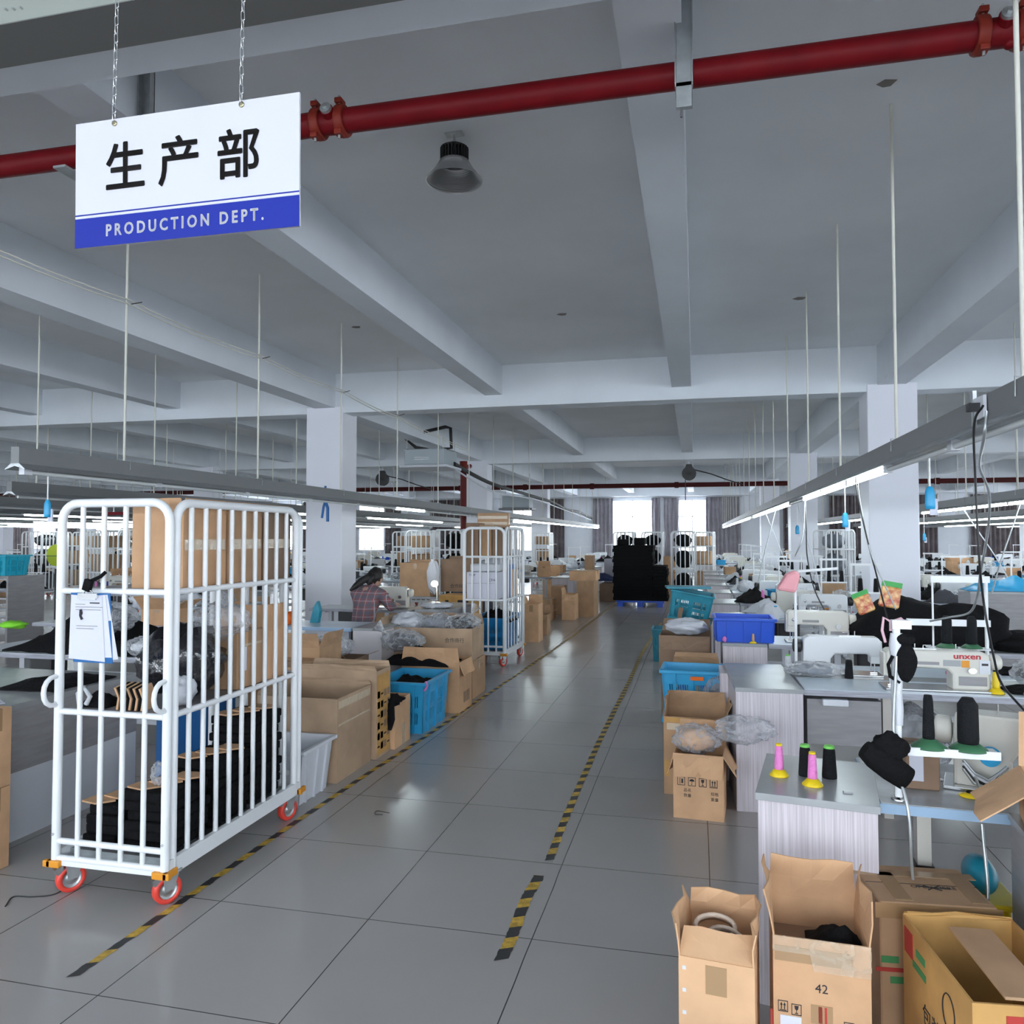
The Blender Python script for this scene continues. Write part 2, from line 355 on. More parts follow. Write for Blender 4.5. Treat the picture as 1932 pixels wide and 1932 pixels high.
curtain(-7.3, -6.0, 'dark brown curtain on far wall behind the left aisle-side column', M_curtain)
curtain(-12.7, -10.2, 'dark brown curtain on far wall behind the red riser pipe', M_curtain)
for x0, x1 in [(3.8, 4.3), (5.7, 7.3), (9.0, 10.0), (11.3, 13.9)]:
    curtain(x0, x1, 'dark brown curtain hanging on the far wall beyond the right-hand machine lines', M_curtain, group='curtains on far wall at right')
for x0, x1 in [(-15.0, -14.2), (-17.3, -16.6), (-19.5, -18.6), (-22.3, -21.3), (-24.7, -23.7), (-27.8, -26.5), (-30.4, -29.4), (-34.6, -33.2), (-37.8, -36.4)]:
    curtain(x0, x1, 'brown curtain beside a bright window on the far wall beyond the left machine lines', M_curtain, group='curtains on far wall at left')
# ---- right side of the building: curtains by the far right
# ================================================================ OVERHEAD
# cladding box under the near cross beam
t = thing('boxed_duct', 'greenish-grey boxed duct with dark underside running overhead above the hanging sign', 'duct', (-1.5, 2.3, 3.42))
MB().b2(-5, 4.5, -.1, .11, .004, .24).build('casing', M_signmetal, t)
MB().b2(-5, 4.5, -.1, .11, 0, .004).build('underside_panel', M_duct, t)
for px, py in [(12, 18), (26, 17), (40, 15)]:
    p = PY(px, py, 2.195); MB().tube([(p.x + 1.5, -.112, p.z - 3.42), (p.x + 1.5, -.098, p.z - 3.42)], .004, 8).build('rivet', M_steel, t)
# red fire pipe
PYY, PZZ = 3.2, 3.5
t = thing('fire_pipe', 'thick dark red fire pipe crossing overhead close to the camera', 'pipe', (0, PYY, PZZ))
MB().tube([(-7, 0, 0), (6.5, 0, 0)], .054, 24).build('pipe_run', M_red, t)
def clamp(x, parent):
    b = MB(); b.lathe([(.054, -.022), (.067, -.022), (.071, -.012), (.071, .012), (.067, .022), (.054, .022)], (x, 0, 0), 24, 'X')
    for s in (-1, 1): b.box((x, -.03, s * .072), (.034, .05, .022))
    c = b.build('pipe_clamp', M_redclamp, parent, bev=.003)
    for s in (-1, 1): MB().tube([(x, -.035, s * .052 - .0), (x, -.035, s * .098)], .006, 8).build('clamp_bolt', M_galv, c)
for px in (602, 652, 1853): clamp(PZ(px, 235, PZZ).x if px < 1000 else PZ(px, 60, PZZ).x, t)
clamp(PZ(1853, 60, PZZ).x + .135, t)
for px, py in ((622, 222), (1900, 42)):
    x = PZ(px, py, PZZ).x; b = MB(); b.tube([(x, 0, 0), (x, -.075, .02)], .03, 16); b.build('pipe_branch', M_red, t)
    b = MB(); b.tube([(x, -.068, .018), (x, -.088, .023)], .026, 16); b.tube([(x, -.086, .023), (x, -.1, .027)], .011, 6); b.build('branch_plug', M_galv, t)
    b = MB(); b.blob((x + .03, -.005, -.05), (.024, .024, .02), 0, n=8); b.build('pipe_boss', M_red, t)
t = thing('pipe_hanger', 'galvanised steel strap hanger holding the red pipe on the middle ceiling beam', 'hanger', (-.03, 3.13, 3.3))
b = MB(); b.b2(-.03, .03, -.012, 0, .12, .8); b.b2(-.036, -.03, -.02, .03, .12, .8); b.b2(.03, .036, -.02, .03, .12, .8); b.build('strap', M_galv, t, bev=.002)
b = MB(); b.b2(-.034, .034, -.02, .16, .105, .12); b.b2(-.03, .03, -.02, -.01, .02, .12); b.build('cradle', M_galv, t)
MB().tube([(-.01, -.015, -.02), (-.01, -.015, .06)], .005, 8).build('bolt', M_steel, t)
for x, l in ((-2.997, 'wide galvanised channel hanger left of the pair behind the hanging sign'), (-2.663, 'galvanised channel hanger right of the pair behind the hanging sign')):
    t = thing('pipe_hanger', l, 'hanger', (x, 3.3, 3.4))
    b = MB(); b.b2(-.035, .035, 0, .006, 0, .7); b.b2(-.035, -.03, -.03, .006, 0, .7); b.b2(.03, .035, -.03, .006, 0, .7); b.build('channel', M_galv, t)
    MB().b2(-.035, .035, -.2, .02, -.0, .012).build('foot', M_galv, t)
t = thing('fire_pipe', 'long dark red pipe running across the hall far away below the beams', 'pipe', (-5, 27.0, 3.4))
M_reddark = mat('dark_red_pipe', (.06, .008, .008), .6, spec=.2)
MB().tube([(-32, 0, 0), (23.5, 0, 0)], .08, 16).build('pipe_run', M_reddark, t)
for x in range(-22, 23, 4):
    c = MB().tube([(x, 0, .07), (x, 0, .69)], .02, 8).build('pipe_drop_rod', M_galv, t)
for x in (-3.3, -.9, 1.5, 4.4, 8.3, 12.5, -8.3): MB().tube([(x - .07, 0, 0), (x + .07, 0, 0)], .105, 14).build('pipe_coupling', M_reddark, t)
M_red2 = mat('riser_red', (.12, .012, .012), .5, spec=.2)
t = thing('riser_pipe', 'vertical dark red riser pipe in front of the second column left of the aisle', 'pipe', (-4.95, 16.3, 0))
MB().tube([(0, 0, 0), (0, 0, 3.22)], .07, 16).build('riser', M_red2, t)
MB().tube([(0, 0, 3.12), (0, .5, 3.22)], .05, 12).build('elbow', M_red, t); MB().tube([(0, 0, 3.08), (0, 0, 3.28)], .085, 16).build('collar', M_redclamp, t)
# the sign
SY = 2.07
tl, tr, bl = PY(143, 232, SY), PY(565, 176, SY), PY(145, 462, SY)
sw = tr.x - tl.x; sh = .405; sx = (tl.x + tr.x) / 2; sz = (tl.z + tr.z) / 2
t = thing('hanging_sign', 'white and blue production department sign hung from two chains', 'sign', (sx, SY, sz))
t.rotation_euler = (R(1), 0, 0)
MB().b2(-sw / 2, sw / 2, 0, .008, -sh, 0).build('sign_board', M_signw, t, bev=.001)
b = MB().b2(-sw / 2, sw / 2, -.0012, 0, -sh, -sh + .094).b2(-sw / 2, sw / 2, -.0012, 0, -sh + .103, -sh + .107); b.build('blue_band', M_signb, t, label='blue band along the bottom of the sign')
def s2l(px, py): p = PY(px, py, SY + .02); return (p.x - sx, -.0016, p.z - sz)
for ch, px, py in (('生', 237, 313), ('产', 338, 302), ('部', 449, 290)):
    p = s2l(px + 7, py + 12); text(ch, .162, M_signk, t, (p[0], -.0016, p[2]), (R(90), 0, 0), fat=.0026, sx=.95)
text('PRODUCTION DEPT.', .052, M_signt, t, (0.0, -.0022, -sh + .046), (R(90), 0, 0), spacing=1.5, fat=.0013, sx=.82)
for px, py in ((225, 239), (463, 204)):
    p = s2l(px, py); g = MB().lathe([(.004, -.003), (.009, -.003), (.009, 0), (.004, 0)], (p[0], .0, p[2]), 16, 'Y').build('grommet', mat('brass', (.42, .38, .24), .3, 1), t)
    b = MB(); b.T = Matrix.Rotation(R(-1), 4, 'X'); z = p[2] + .002; k = 0; yy = -.004
    top = CEIL - sz
    while z < top:
        a, c_ = .0165, .006; pts = []
        for q in range(12):
            th = 2 * math.pi * q / 12; u, v = math.cos(th) * c_, math.sin(th) * c_ + (a - c_) * (1 if math.sin(th) > 0 else -1)
            pts.append((p[0] + (u if k % 2 else 0) + (z - p[2]) * .012, yy + (0 if k % 2 else u), z + a + v))
        b.tube(pts, .0016, 5, closed=True); z += 2 * a - .0045; k += 1
    b.build('chain', M_chrome, t)
# high-bay lamp
t = thing('highbay_lamp', 'round grey metal pendant lamp with ribbed cone reflector under the ceiling', 'lamp', (-1.43, 4.5, 3.8))
pr_ = [(.176, 0)]; 
for k in range(15): u = k / 14; pr_ += [(.176 - .085 * u ** .8, .004 + .118 * u), (.163 - .085 * u ** .8, .008 + .118 * u)]
MB().lathe(pr_, (0, 0, 0), 40, ring=True, sm=False).build('reflector', M_lamp, t)
MB().lathe([(0, .11), (.085, .11), (.085, .116), (0, .116)], (0, 0, 0), 24).build('diffuser', mat('lamp_diffuser', (.35, .36, .37), .4), t)
b = MB().lathe([(.06, .12), (.06, .2)], (0, 0, 0), 20)
for k in range(26): a = 2 * math.pi * k / 26; b.box((.07 * math.cos(a), .07 * math.sin(a), .162), (.036, .005, .085), rz=a)
b.lathe([(.0, .2), (.084, .2), (.084, .207), (0, .207)], (0, 0, 0), 26); b.build('heat_sink', M_rubber, t)
b = MB().tube([(0, 0, .2), (0, 0, .3)], .008, 8); b.tube([(0, 0, .21), (.015, 0, .225), (.015, 0, .245), (0, 0, .26), (-.015, 0, .245), (-.015, 0, .225)], .004, 6, closed=True); b.build('hook', M_galv, t)
MB().b2(-.055, .055, -.03, .03, .289, .299).build('mounting_plate', M_galv, t)
# ceiling cracks where the fixings were knocked in
for px, py, sc in ((1672, 157, .05), (1508, 563, .07), (1060, 593, .06), (672, 617, .06)):
    p = PZ(px, py, CEIL); b = MB(); b.prism([(p.x - sc, p.y), (p.x - .3 * sc, p.y - .8 * sc), (p.x + sc, p.y - .5 * sc), (p.x + .6 * sc, p.y + .6 * sc), (p.x - .2 * sc, p.y + .7 * sc)], CEIL - .003, CEIL, 'Z')
    tag(b.build('ceiling_anchor_plate', mat('bare_patch', (.24, .22, .2), .9)), {1672: 'small torn grey patch on ceiling above the right lamp row', 1508: 'small dark anchor plate on ceiling near the second white rod at right', 1060: 'tiny dark plate on the ceiling between the two middle beams', 672: 'tiny dark plate on ceiling right of the left hanger rods'}[px], 'plate')
# ---- suspended trunking lines with lamp tubes
TZ = 2.05
def tray(X, y0, y1, lit, label, group=None, fine=True, dark=M_tray, p0=0):
    t = thing('light_track', label, 'light fitting', (X, y0, TZ), group=group)
    L_ = y1 - y0
    b = MB().b2(-.03, .03, 0, L_, 0, .1)
    b.build('trunking', dark, t)
    MB().prism([(-.075, -.035), (-.03, 0), (.03, 0), (.075, -.035), (.07, -.037), (.0, -.016), (-.07, -.037)], 0, L_, 'Y').build('reflector', M_trayL, t)
    y = 3.02 + 1.75 * p0
    while y < y1:
        if y > y0 and not (abs(X - 3.63) < .1 and y < 8):
            b = MB().tube([(0, y - y0, .1), (0, y - y0, CEIL - TZ)], .009, 6); b.build('hanger_rod', M_rope, t)
            if fine and y < 14:
                b = MB(); b.tube([(-.035, y - y0 - .02, .04), (-.035, y - y0 - .02, .11), (.035, y - y0 + .02, .11), (.035, y - y0 + .02, .04)], .003, 5); b.build('rod_clip', M_galv, t)
        y += 1.75
    y = y0 + .1; k = 0
    while y + 1.2 < y1:
        on = any(a <= y + .6 <= e for a, e in lit)
        MB().tube([(0, y - y0, -.047), (0, y - y0 + 1.17, -.047)], .019 if on else .015, 8).build('lamp_tube', M_tube if on else M_tubeoff, t)
        y += 1.2; k += 1
    if fine:
        y = y0 + .08
        while y < min(y1, 15):
            MB().b2(-.02, .02, y - y0 - .03, y - y0 + .03, -.065, .0).build('tube_socket', M_bin, t); y += 1.2
    return t
tray(1.12, 1.3, 33, [(5.2, 8.4), (9.8, 15.8), (17, 33)], 'grey overhead lamp track above the right-hand tables beside the aisle, lit further along')
tray(-4.0, 3.85, 33, [(10, 11.3), (17.6, 33)], 'grey overhead lamp track running above the tables left of the aisle')
tray(3.63, 9.0, 33, [(9, 14.1), (16, 33)], 'brightly lit lamp track just right of the big right-hand column')
for k, (X, y0, lit) in enumerate([(6.15, 14, [(14, 33)]), (8.7, 16, [(18, 30)]), (11.2, 22, [(24, 33)])]):
    tray(X, y0, 33, lit, 'lit lamp track far off beyond the right-hand column', 'far lamp tracks at right', fine=False)
for k, (X, y0, lit) in enumerate([(-6.5, 6.2, [(11.3, 13.8), (15, 19), (24, 33)]), (-9.0, 8, [(14.8, 17.5), (22, 25), (28, 31)]), (-11.5, 10, [(11, 13.5), (17, 20), (25, 28)]), (-14.0, 12, [(12, 14), (16, 19), (24, 27)]), (-16.5, 14, [(16, 21), (27, 31)]), (-19, 16, [(17, 24)]), (-21.5, 18, [(20, 26)]), (-24, 20, [(22, 28)])]):
    tray(X, y0, 33, lit, 'partly lit grey lamp track over the machine lines at far left', 'far lamp tracks at left', fine=False)
# cords tied from rod to rod at left
t = thing('tied_cord', 'pair of pale cords tied from hanger rod to hanger rod at left', 'cord', (-3.97, 2.6, 3.27))
for dz, dx in ((0, 0), (.025, .02)):
    pts = []; kn = [2.6 + .42, 4.77, 6.52, 8.27, 10.02, 11.77, 13.5]
    for a, b_ in zip(kn[:-1], kn[1:]):
        for q in range(6): u = q / 6; pts.append((dx * .6, a + (b_ - a) * u - 2.6, dz + .02 - .09 * 4 * u * (1 - u) * .35 - (a + (b_ - a) * u - 8) * (.022 if a > 8 else 0)))
    MB().tube([(0.0, .0, .05)] + pts, .006, 5).build('cord', M_rope, t)
for y in (4.77, 6.52, 8.27, 10.02):
    MB().tube([(-.04, y - 2.6 - .05, .03), (0, y - 2.6, .02), (.05, y - 2.6 + .06, .05)], .004, 5).build('cable_tie', M_black, t)
# switches, cables dangling from the tracks
def pull_switch(x, y, z, ztop, label, m=M_sky, s=1.0):
    t = thing('cord_switch', label, 'switch', (x, y, z))
    MB().tube([(0, 0, .1 * s), (0, 0, ztop - z)], .004 * s, 6).build('cord', M_white, t)
    MB().lathe([(.0, .0), (.022, .0), (.024, .02), (.022, .085), (.012, .11), (0, .112)], n=14).build('switch_body', m, t).scale = (s, .7 * s, s)
    MB().b2(.0, .035, .002, .012, -.03, .05).build('white_tag', M_paper, t).scale = (s,) * 3
pull_switch(1.12, 4.15, 1.74, 2.0, 'blue pull switch on a white cord under the right lamp track, nearest one')
pull_switch(1.12, 6.35, 1.68, 2.0, 'small blue pull switch below the lit tubes left of the big column')
pull_switch(1.12, 9.2, 1.64, 2.0, 'small blue pull switch farthest along the right lamp track', s=.9)
pull_switch(3.63, 13.8, 1.55, 2.0, 'pale blue pull switch just right of the big column', s=1.1)
pull_switch(-4.0, 4.1, 1.73, 2.05, 'blue pull switch hanging at far left over the tables')
def cable(name, label, pts, r, m, cat='cable', n=6):
    c = bpy.data.curves.new('c', 'CURVE')
    P = [Vector(p) for p in pts]; out = []
    Q = [P[0] * 2 - P[1]] + P + [P[-1] * 2 - P[-2]]
    for i in range(1, len(Q) - 2):
        for k in range(7):
            u = k / 7; a, b_, c_, d = Q[i - 1:i + 3]
            out.append(.5 * ((2 * b_) + (c_ - a) * u + (2 * a - 5 * b_ + 4 * c_ - d) * u * u + (-a + 3 * b_ - 3 * c_ + d) * u ** 3))
    out.append(P[-1]); bpy.data.curves.remove(c)
    return tag(MB().tube(out, r, n).build(name, m), label, cat)
sock = thing('socket_outlet', 'white socket with black plug on the near right lamp track', 'socket', (1.085, 3.32, TZ + .01))
MB().b2(-.012, 0, -.05, .05, 0, .085).build('socket_plate', M_bin, sock); MB().b2(-.05, -.012, -.02, .02, .03, .06).build('plug', M_black, sock)
MB().b2(-.014, 0, .055, .075, -.02, .12).build('metal_strap', M_galv, sock)
q = [PX(1855, 765, 1.04), PX(1838, 800, 1.03), PY(1840, 900, 3.35), PY(1848, 1060, 3.4), PY(1858, 1150, 3.5), PY(1875, 1240, 3.4), PY(1890, 1290, 3.3), PY(1932, 1340, 3.15)]
cable('power_cable', 'black cable hanging from the near lamp track past the white thread stand', q, .0045, M_black)
q = [PX(1862, 775, 1.05), PX(1856, 830, 1.05), PY(1848, 880, 3.6), PY(1866, 930, 3.8), PY(1864, 1000, 4.0), PY(1850, 1080, 4.3), PY(1845, 1120, 4.4), PY(1830, 1155, 4.5), PY(1790, 1165, 4.6), PY(1755, 1172, 4.7)]
cable('power_cable', 'grey cable looping from near lamp track down behind the thread stand', q, .006, M_galv)
q = [PX(1614, 880, 1.12), PY(1616, 920, 5.6), PY(1632, 1000, 5.4), PY(1655, 1090, 5.2), PY(1675, 1170, 5.0), PY(1682, 1210, 4.9)]
cable('power_cable', 'left of two dark wires slanting down in front of the big column', q, .005, M_black)
q = [PX(1618, 880, 1.12), PY(1622, 940, 5.6), PY(1642, 1040, 5.3), PY(1668, 1100, 5.1), PY(1690, 1150, 4.9)]
cable('power_cable', 'right of two dark wires slanting down in front of the big column', q, .004, M_galv)
q = [PX(1519, 930, 1.12), PY(1521, 990, 7.6), PY(1523, 1050, 7.5), PY(1536, 1110, 7.3), PY(1560, 1160, 7.0)]
cable('power_cable', 'thin dark wire dropping in front of the second right-hand column', q, .006, M_black)
q = [PX(1519, 940, 1.12), PY(1515, 1010, 7.8), PY(1500, 1050, 7.8)]
cable('power_cable', 'short grey wire curving left in front of the second right-hand column', q, .006, M_galv)
for k, (X, Y, dx, dy) in enumerate([(1.12, 9.3, .2, -.4), (1.12, 11.4, -.3, -.5), (1.12, 13.4, .35, -.3), (3.63, 9.9, -.5, -.5), (3.63, 12.0, .4, -.6), (3.63, 14.0, -.45, -.4), (6.15, 15.0, .5, -.5), (-4.0, 15.9, .3, -.6), (-6.5, 11.6, .5, -.6), (-6.5, 13.6, -.3, -.4)]):
    cable('machine_lead', 'pale lead slanting from a lamp track down to a sewing machine', [(X, Y, TZ + .01), (X + dx * .3, Y + dy * .3, 1.75), (X + dx * .7, Y + dy * .7, 1.35), (X + dx, Y + dy, .99)], .008, M_galv if k % 2 else M_bin)['group'] = 'leads from the far lamp tracks'
# air conditioner cassette
t = thing('air_conditioner', 'grey ceiling air conditioner cassette hung left of the aisle below the beams', 'air conditioner', (-5.25, 15.0, 3.0))
MB().b2(-.42, .42, -.42, .42, .05, .38).build('casing', M_acgrey, t, bev=.02)
MB().b2(-.5, .5, -.5, .5, 0, .05).build('grille_panel', M_bin, t, bev=.01)
MB().b2(-.2, .1, -.43, -.42, .16, .17).b2(-.2, .1, -.43, -.42, .2, .21).build('casing_slot', M_chrome, t)
for dx in (-.38, .38):
    for dy in (-.38, .38): MB().tube([(dx, dy, .38), (dx, dy, .58 if dx > 0.4 else .58)], .008, 6).build('drop_rod', M_galv, t)
t = thing('drain_pipe', 'bent black insulated pipe looping above the ceiling air conditioner', 'pipe', (-5.05, 15.0, 3.38))
MB().tube([(.1, -.2, 0), (.3, -.2, .02), (.28, -.2, .42), (.18, -.2, .45), (-.75, -.2, .28), (-.45, -.2, .05), (-.2, -.2, .0)], .035, 8).build('insulated_pipe', M_rubber, t)
cable('insulated_pipe', 'black insulated pipe sagging along the aisle from the air conditioner to far wall', [(-4.82, 15.2, 3.12), (-4.75, 16.6, 2.97), (-4.7, 18, 2.88), (-4.72, 20.5, 2.86), (-4.7, 23, 2.83), (-4.7, 26, 2.8), (-4.7, 29, 2.66), (-4.68, 32, 2.66), (-4.66, 35.9, 2.5)], .045, M_rubber, 'pipe', 8)
cable('white_conduit', 'thin white conduit strapped below the sagging black pipe', [(-4.8, 15.2, 3.0), (-4.72, 18, 2.7), (-4.7, 21, 2.74), (-4.69, 24, 2.74), (-4.69, 27, 2.66), (-4.68, 31, 2.55), (-4.66, 35.5, 2.42)], .02, M_bin, 'conduit')
for px, label in ((1300, 'round black cable reel hanging under beam above the end of the aisle'), (723, 'round black cable reel hanging under a beam left of the near column')):
    p = PY(px, 890, 19.25); t = thing('cable_reel', label, 'cable reel', (p.x, 19.2, 3.0))
    b = MB().tube([(0, -.07, .15), (0, .07, .15)], .17, 20); b.prism([(-.13, .2), (.13, .2), (.06, .38), (-.06, .38)], -.06, .06, 'Y'); b.build('reel_case', M_black, t, bev=.01)
    MB().tube([(0, -.09, .16), (0, -.07, .16)], .05, 14).build('hub', M_rubber, t)
    MB().tube([(-.04, 0, .36), (-.04, 0, .43), (0, 0, .49), (.04, 0, .43), (.04, 0, .36)], .012, 6).build('hanging_bracket', M_galv, t)
    MB().tube([(-.09, 0, .05), (-.09, 0, -.5 if px == 1300 else -.9)], .012, 6).build('drop_cable', M_black, t)
    MB().tube([(.1, 0, .25), (.5, .1, .15), (.9, .2, .0), (1.3, .3, -.12)], .014, 6).build('feed_cable', M_black, t)
t = thing('wall_fan_box', 'small grey ventilator box hung near the far end left of the aisle', 'ventilator', (-5.6, 24.5, 2.55))
MB().b2(-.45, .45, -.3, .3, 0, .4).build('casing', M_acgrey, t, bev=.02); MB().b2(-.55, .55, -.36, .36, -.06, 0).build('grille', M_tray, t)
for dx in (-.4, .4): MB().tube([(dx, 0, .4), (dx, 0, 1.13)], .01, 6).build('drop_rod', M_galv, t)
# ================================================================ BUILDERS FOR THE THINGS ON THE FLOOR
def carton(name_label, x, y, z, w, d, h, rz=0, m=None, flaps=None, flen=None, tape=True, group=None, cut=.004, prints=None, inner=None, tilt=None):
    """Corrugated carton: x, y is the middle of its base; flaps f, b, l, r in degrees from upright, outward positive."""
    m = m or M_card; t = thing('carton', name_label, 'box', (x, y, z), rz, group)
    if tilt: t.rotation_euler = (tilt[0], tilt[1], rz)
    b = MB(); th = .006
    if flaps is None:
        b.b2(-w / 2, w / 2, -d / 2, d / 2, 0, h); b.build('body', m, t, bev=.004, seg=1)
        b = MB().b2(-w / 2, w / 2, -.0015, .0015, h - .0003, h + .0006); b.build('lid_seam', M_ink, t)
    else:
        b.b2(-w / 2, w / 2, -d / 2, -d / 2 + th, 0, h).b2(-w / 2, w / 2, d / 2 - th, d / 2, 0, h)
        b.b2(-w / 2, -w / 2 + th, -d / 2 + th, d / 2 - th, 0, h).b2(w / 2 - th, w / 2, -d / 2 + th, d / 2 - th, 0, h).b2(-w / 2 + th, w / 2 - th, -d / 2 + th, d / 2 - th, 0, .008)
        b.build('body', m, t)
        fl = flen or min(w, d) * .48
        for k, a in flaps.items():
            a = R(a); mb = MB(); wd = w if k in 'fb' else d; n = 4; vs = []
            # a slightly warped flap, hinged on the rim
            for j in range(3):
                v = j / 2 * fl
                for i in range(n + 1):
                    u = (i / n - .5) * wd * (1 - .03 * j) ; bow = .006 * math.sin(i * 1.9 + len(name_label) + j) * j
                    vs.append((u, v * math.sin(a) + bow * math.cos(a), v * math.cos(a)))
            fs = [(j * (n + 1) + i, j * (n + 1) + i + 1, (j + 1) * (n + 1) + i + 1, (j + 1) * (n + 1) + i) for j in range(2) for i in range(n)]
            mb.add(vs, fs); o = mb.build('flap', m if k != inner else M_cardin, t)
            sd = o.modifiers.new('s', 'SOLIDIFY'); sd.thickness = cut; sd.offset = 0
            o.location, o.rotation_euler = {'b': ((0, d / 2 - .003, h), (0, 0, 0)), 'f': ((0, -d / 2 + .003, h), (0, 0, R(180))), 'r': ((w / 2 - .003, 0, h), (0, 0, R(-90))), 'l': ((-w / 2 + .003, 0, h), (0, 0, R(90)))}[k]
    if tape:
        b = MB()
        if flaps is None:
            b.b2(-w / 2 - .001, w / 2 + .001, -.028, .028, h - .0002, h + .0012); b.b2(-w / 2 - .0012, -w / 2 + .0005, -.028, .028, h * .72, h + .001); b.b2(w / 2 - .0005, w / 2 + .0012, -.028, .028, h * .72, h + .001)
        else: b.b2(-.028, .028, -d / 2 - .0012, -d / 2 + .0005, h * .80, h * .97)
        b.build('packing_tape', M_tape, t)
    for q in (prints or []):
        kind = q[0]
        if kind == 'text':        # text, size, u, v, material, face
            _, s_, size, u, v, mm, face = q
            loc, rot = {'f': ((u, -d / 2 - .0012, v), (R(90), 0, 0)), 'r': ((w / 2 + .0012, u, v), (R(90), 0, R(90))), 't': ((u, v, h + .0012), (0, 0, 0)), 'l': ((-w / 2 - .0012, u, v), (R(90), 0, R(-90)))}[face]
            text(s_, size, mm, t, loc, rot, name='print', ext=.0002)
        elif kind == 'rect':      # u, v, width, height, material, face
            _, u, v, ww, hh, mm, face = q; b = MB(); e = .0014 + .0003 * (q[1] > 0)
            if face == 'f': b.b2(u - ww / 2, u + ww / 2, -d / 2 - e, -d / 2, v - hh / 2, v + hh / 2)
            elif face == 'r': b.b2(w / 2, w / 2 + e, u - ww / 2, u + ww / 2, v - hh / 2, v + hh / 2)
            elif face == 'l': b.b2(-w / 2 - e, -w / 2, u - ww / 2, u + ww / 2, v - hh / 2, v + hh / 2)
            else: b.b2(u - ww / 2, u + ww / 2, v - hh / 2, v + hh / 2, h, h + e)
            b.build('label' if mm is M_paper else ('tape_patch' if mm in (M_tape, M_clear) else 'print'), mm, t)
        elif kind == 'frame':     # little handling-mark frame with a symbol
            _, u, v, s_, sym, face = q; b = MB(); y0 = -d / 2 - .0012; y1 = -d / 2; g = s_ * .07; hh = s_ * 1.15
            b.b2(u - s_ / 2, u + s_ / 2, y0, y1, v + hh / 2 - g, v + hh / 2).b2(u - s_ / 2, u + s_ / 2, y0, y1, v - hh / 2, v - hh / 2 + g)
            b.b2(u - s_ / 2, u - s_ / 2 + g, y0, y1, v - hh / 2, v + hh / 2).b2(u + s_ / 2 - g, u + s_ / 2, y0, y1, v - hh / 2, v + hh / 2)
            if sym == 'up':
                for du in (-.16, .16):
                    b.b2(u + (du - .05) * s_, u + (du + .05) * s_, y0, y1, v - .32 * s_, v + .12 * s_)
                    b.prism([(u + (du - .13) * s_, v + .1 * s_), (u + (du + .13) * s_, v + .1 * s_), (u + du * s_, v + .4 * s_)], y0, y1)
                b.b2(u - .35 * s_, u + .35 * s_, y0, y1, v - .45 * s_, v - .38 * s_)
            elif sym == 'glass':
                b.prism([(u - .22 * s_, v + .4 * s_), (u - .16 * s_, v + .05 * s_), (u, v - .06 * s_), (u + .16 * s_, v + .05 * s_), (u + .22 * s_, v + .4 * s_)], y0, y1)
                b.b2(u - .03 * s_, u + .03 * s_, y0, y1, v - .35 * s_, v); b.b2(u - .16 * s_, u + .16 * s_, y0, y1, v - .42 * s_, v - .34 * s_)
            elif sym == 'umbrella':
                b.prism([(u + .34 * s_ * math.cos(a), v + .05 * s_ + .3 * s_ * math.sin(a)) for a in [math.pi * k / 8 for k in range(9)]], y0, y1)
                b.b2(u - .03 * s_, u + .03 * s_, y0, y1, v - .4 * s_, v + .1 * s_); b.b2(u - .12 * s_, u, y0, y1, v - .42 * s_, v - .36 * s_)
            else:
                b.b2(u - .2 * s_, u - .12 * s_, y0, y1, v - .4 * s_, v + .4 * s_); b.b2(u + .02 * s_, u + .26 * s_, y0, y1, v - .3 * s_, v + .3 * s_)
            b.build('print', M_ink, t)
    return t
def plain(name, label, cat, mb, m, loc=(0, 0, 0), rz=0, group=None, bev=0, kind=None):
    o = mb.build(name, m, bev=bev); o.location = loc; o.rotation_euler = (0, 0, rz); return tag(o, label, cat, group, kind)
def cloth(label, x0, x1, y0, y1, z, h, m=None, seed=1, freq=9, name='fabric_pile', cat='fabric', group=None, n=20, edge=.35):
    cx, cy = (x0 + x1) / 2, (y0 + y1) / 2
    b = MB(); b.heap(x0 - cx, x1 - cx, y0 - cy, y1 - cy, 0, h, seed, freq, n, n, edge)
    return plain(name, label, cat, b, m or M_cloth, (cx, cy, z + .001), group=group)
def bag(label, c, r, m=None, seed=1, amp=.35, freq=1.8, neck=None, name='plastic_bag', cat='bag', group=None, fill=None, flat=None, n=18, rz=0):
    b = MB(); b.blob((0, 0, 0), r, amp * .62, freq, seed, n, flat=flat, crease=True)
    t = thing(name, label, cat, c, rz, group); b.build('sheet', m or M_bag, t)
    if fill: f = MB(); f.blob((0, 0, -.05 * r[2]), tuple(q * .72 for q in r), .25, 2.2, seed + 5, 12, flat=None if flat is None else flat * .8); f.build('contents', fill, t)
    if neck:
        q = MB(); k = 8; d = Vector(neck); pr = [(.35, 0), (.2, .25), (.14, .4), (.3, .75), (.5, 1.0)]
        vs = []; t0 = d.normalized(); u = t0.orthogonal().normalized(); v = t0.cross(u); st = Vector((t0.x * r[0] * .8, t0.y * r[1] * .8, t0.z * r[2] * .8)); rr = min(r)
        for a, s in pr:
            for j in range(12):
                an = 2 * math.pi * j / 12; e = 1 + .35 * math.sin(j * 3.1 + seed + s * 3)
                vs.append(st + d * s + (u * math.cos(an) + v * math.sin(an)) * rr * a * e)
        q.add(vs, [(i * 12 + j, i * 12 + (j + 1) % 12, (i + 1) * 12 + (j + 1) % 12, (i + 1) * 12 + j) for i in range(len(pr) - 1) for j in range(12)], True); q.build('gathered_neck', m or M_bag, t)
    return t
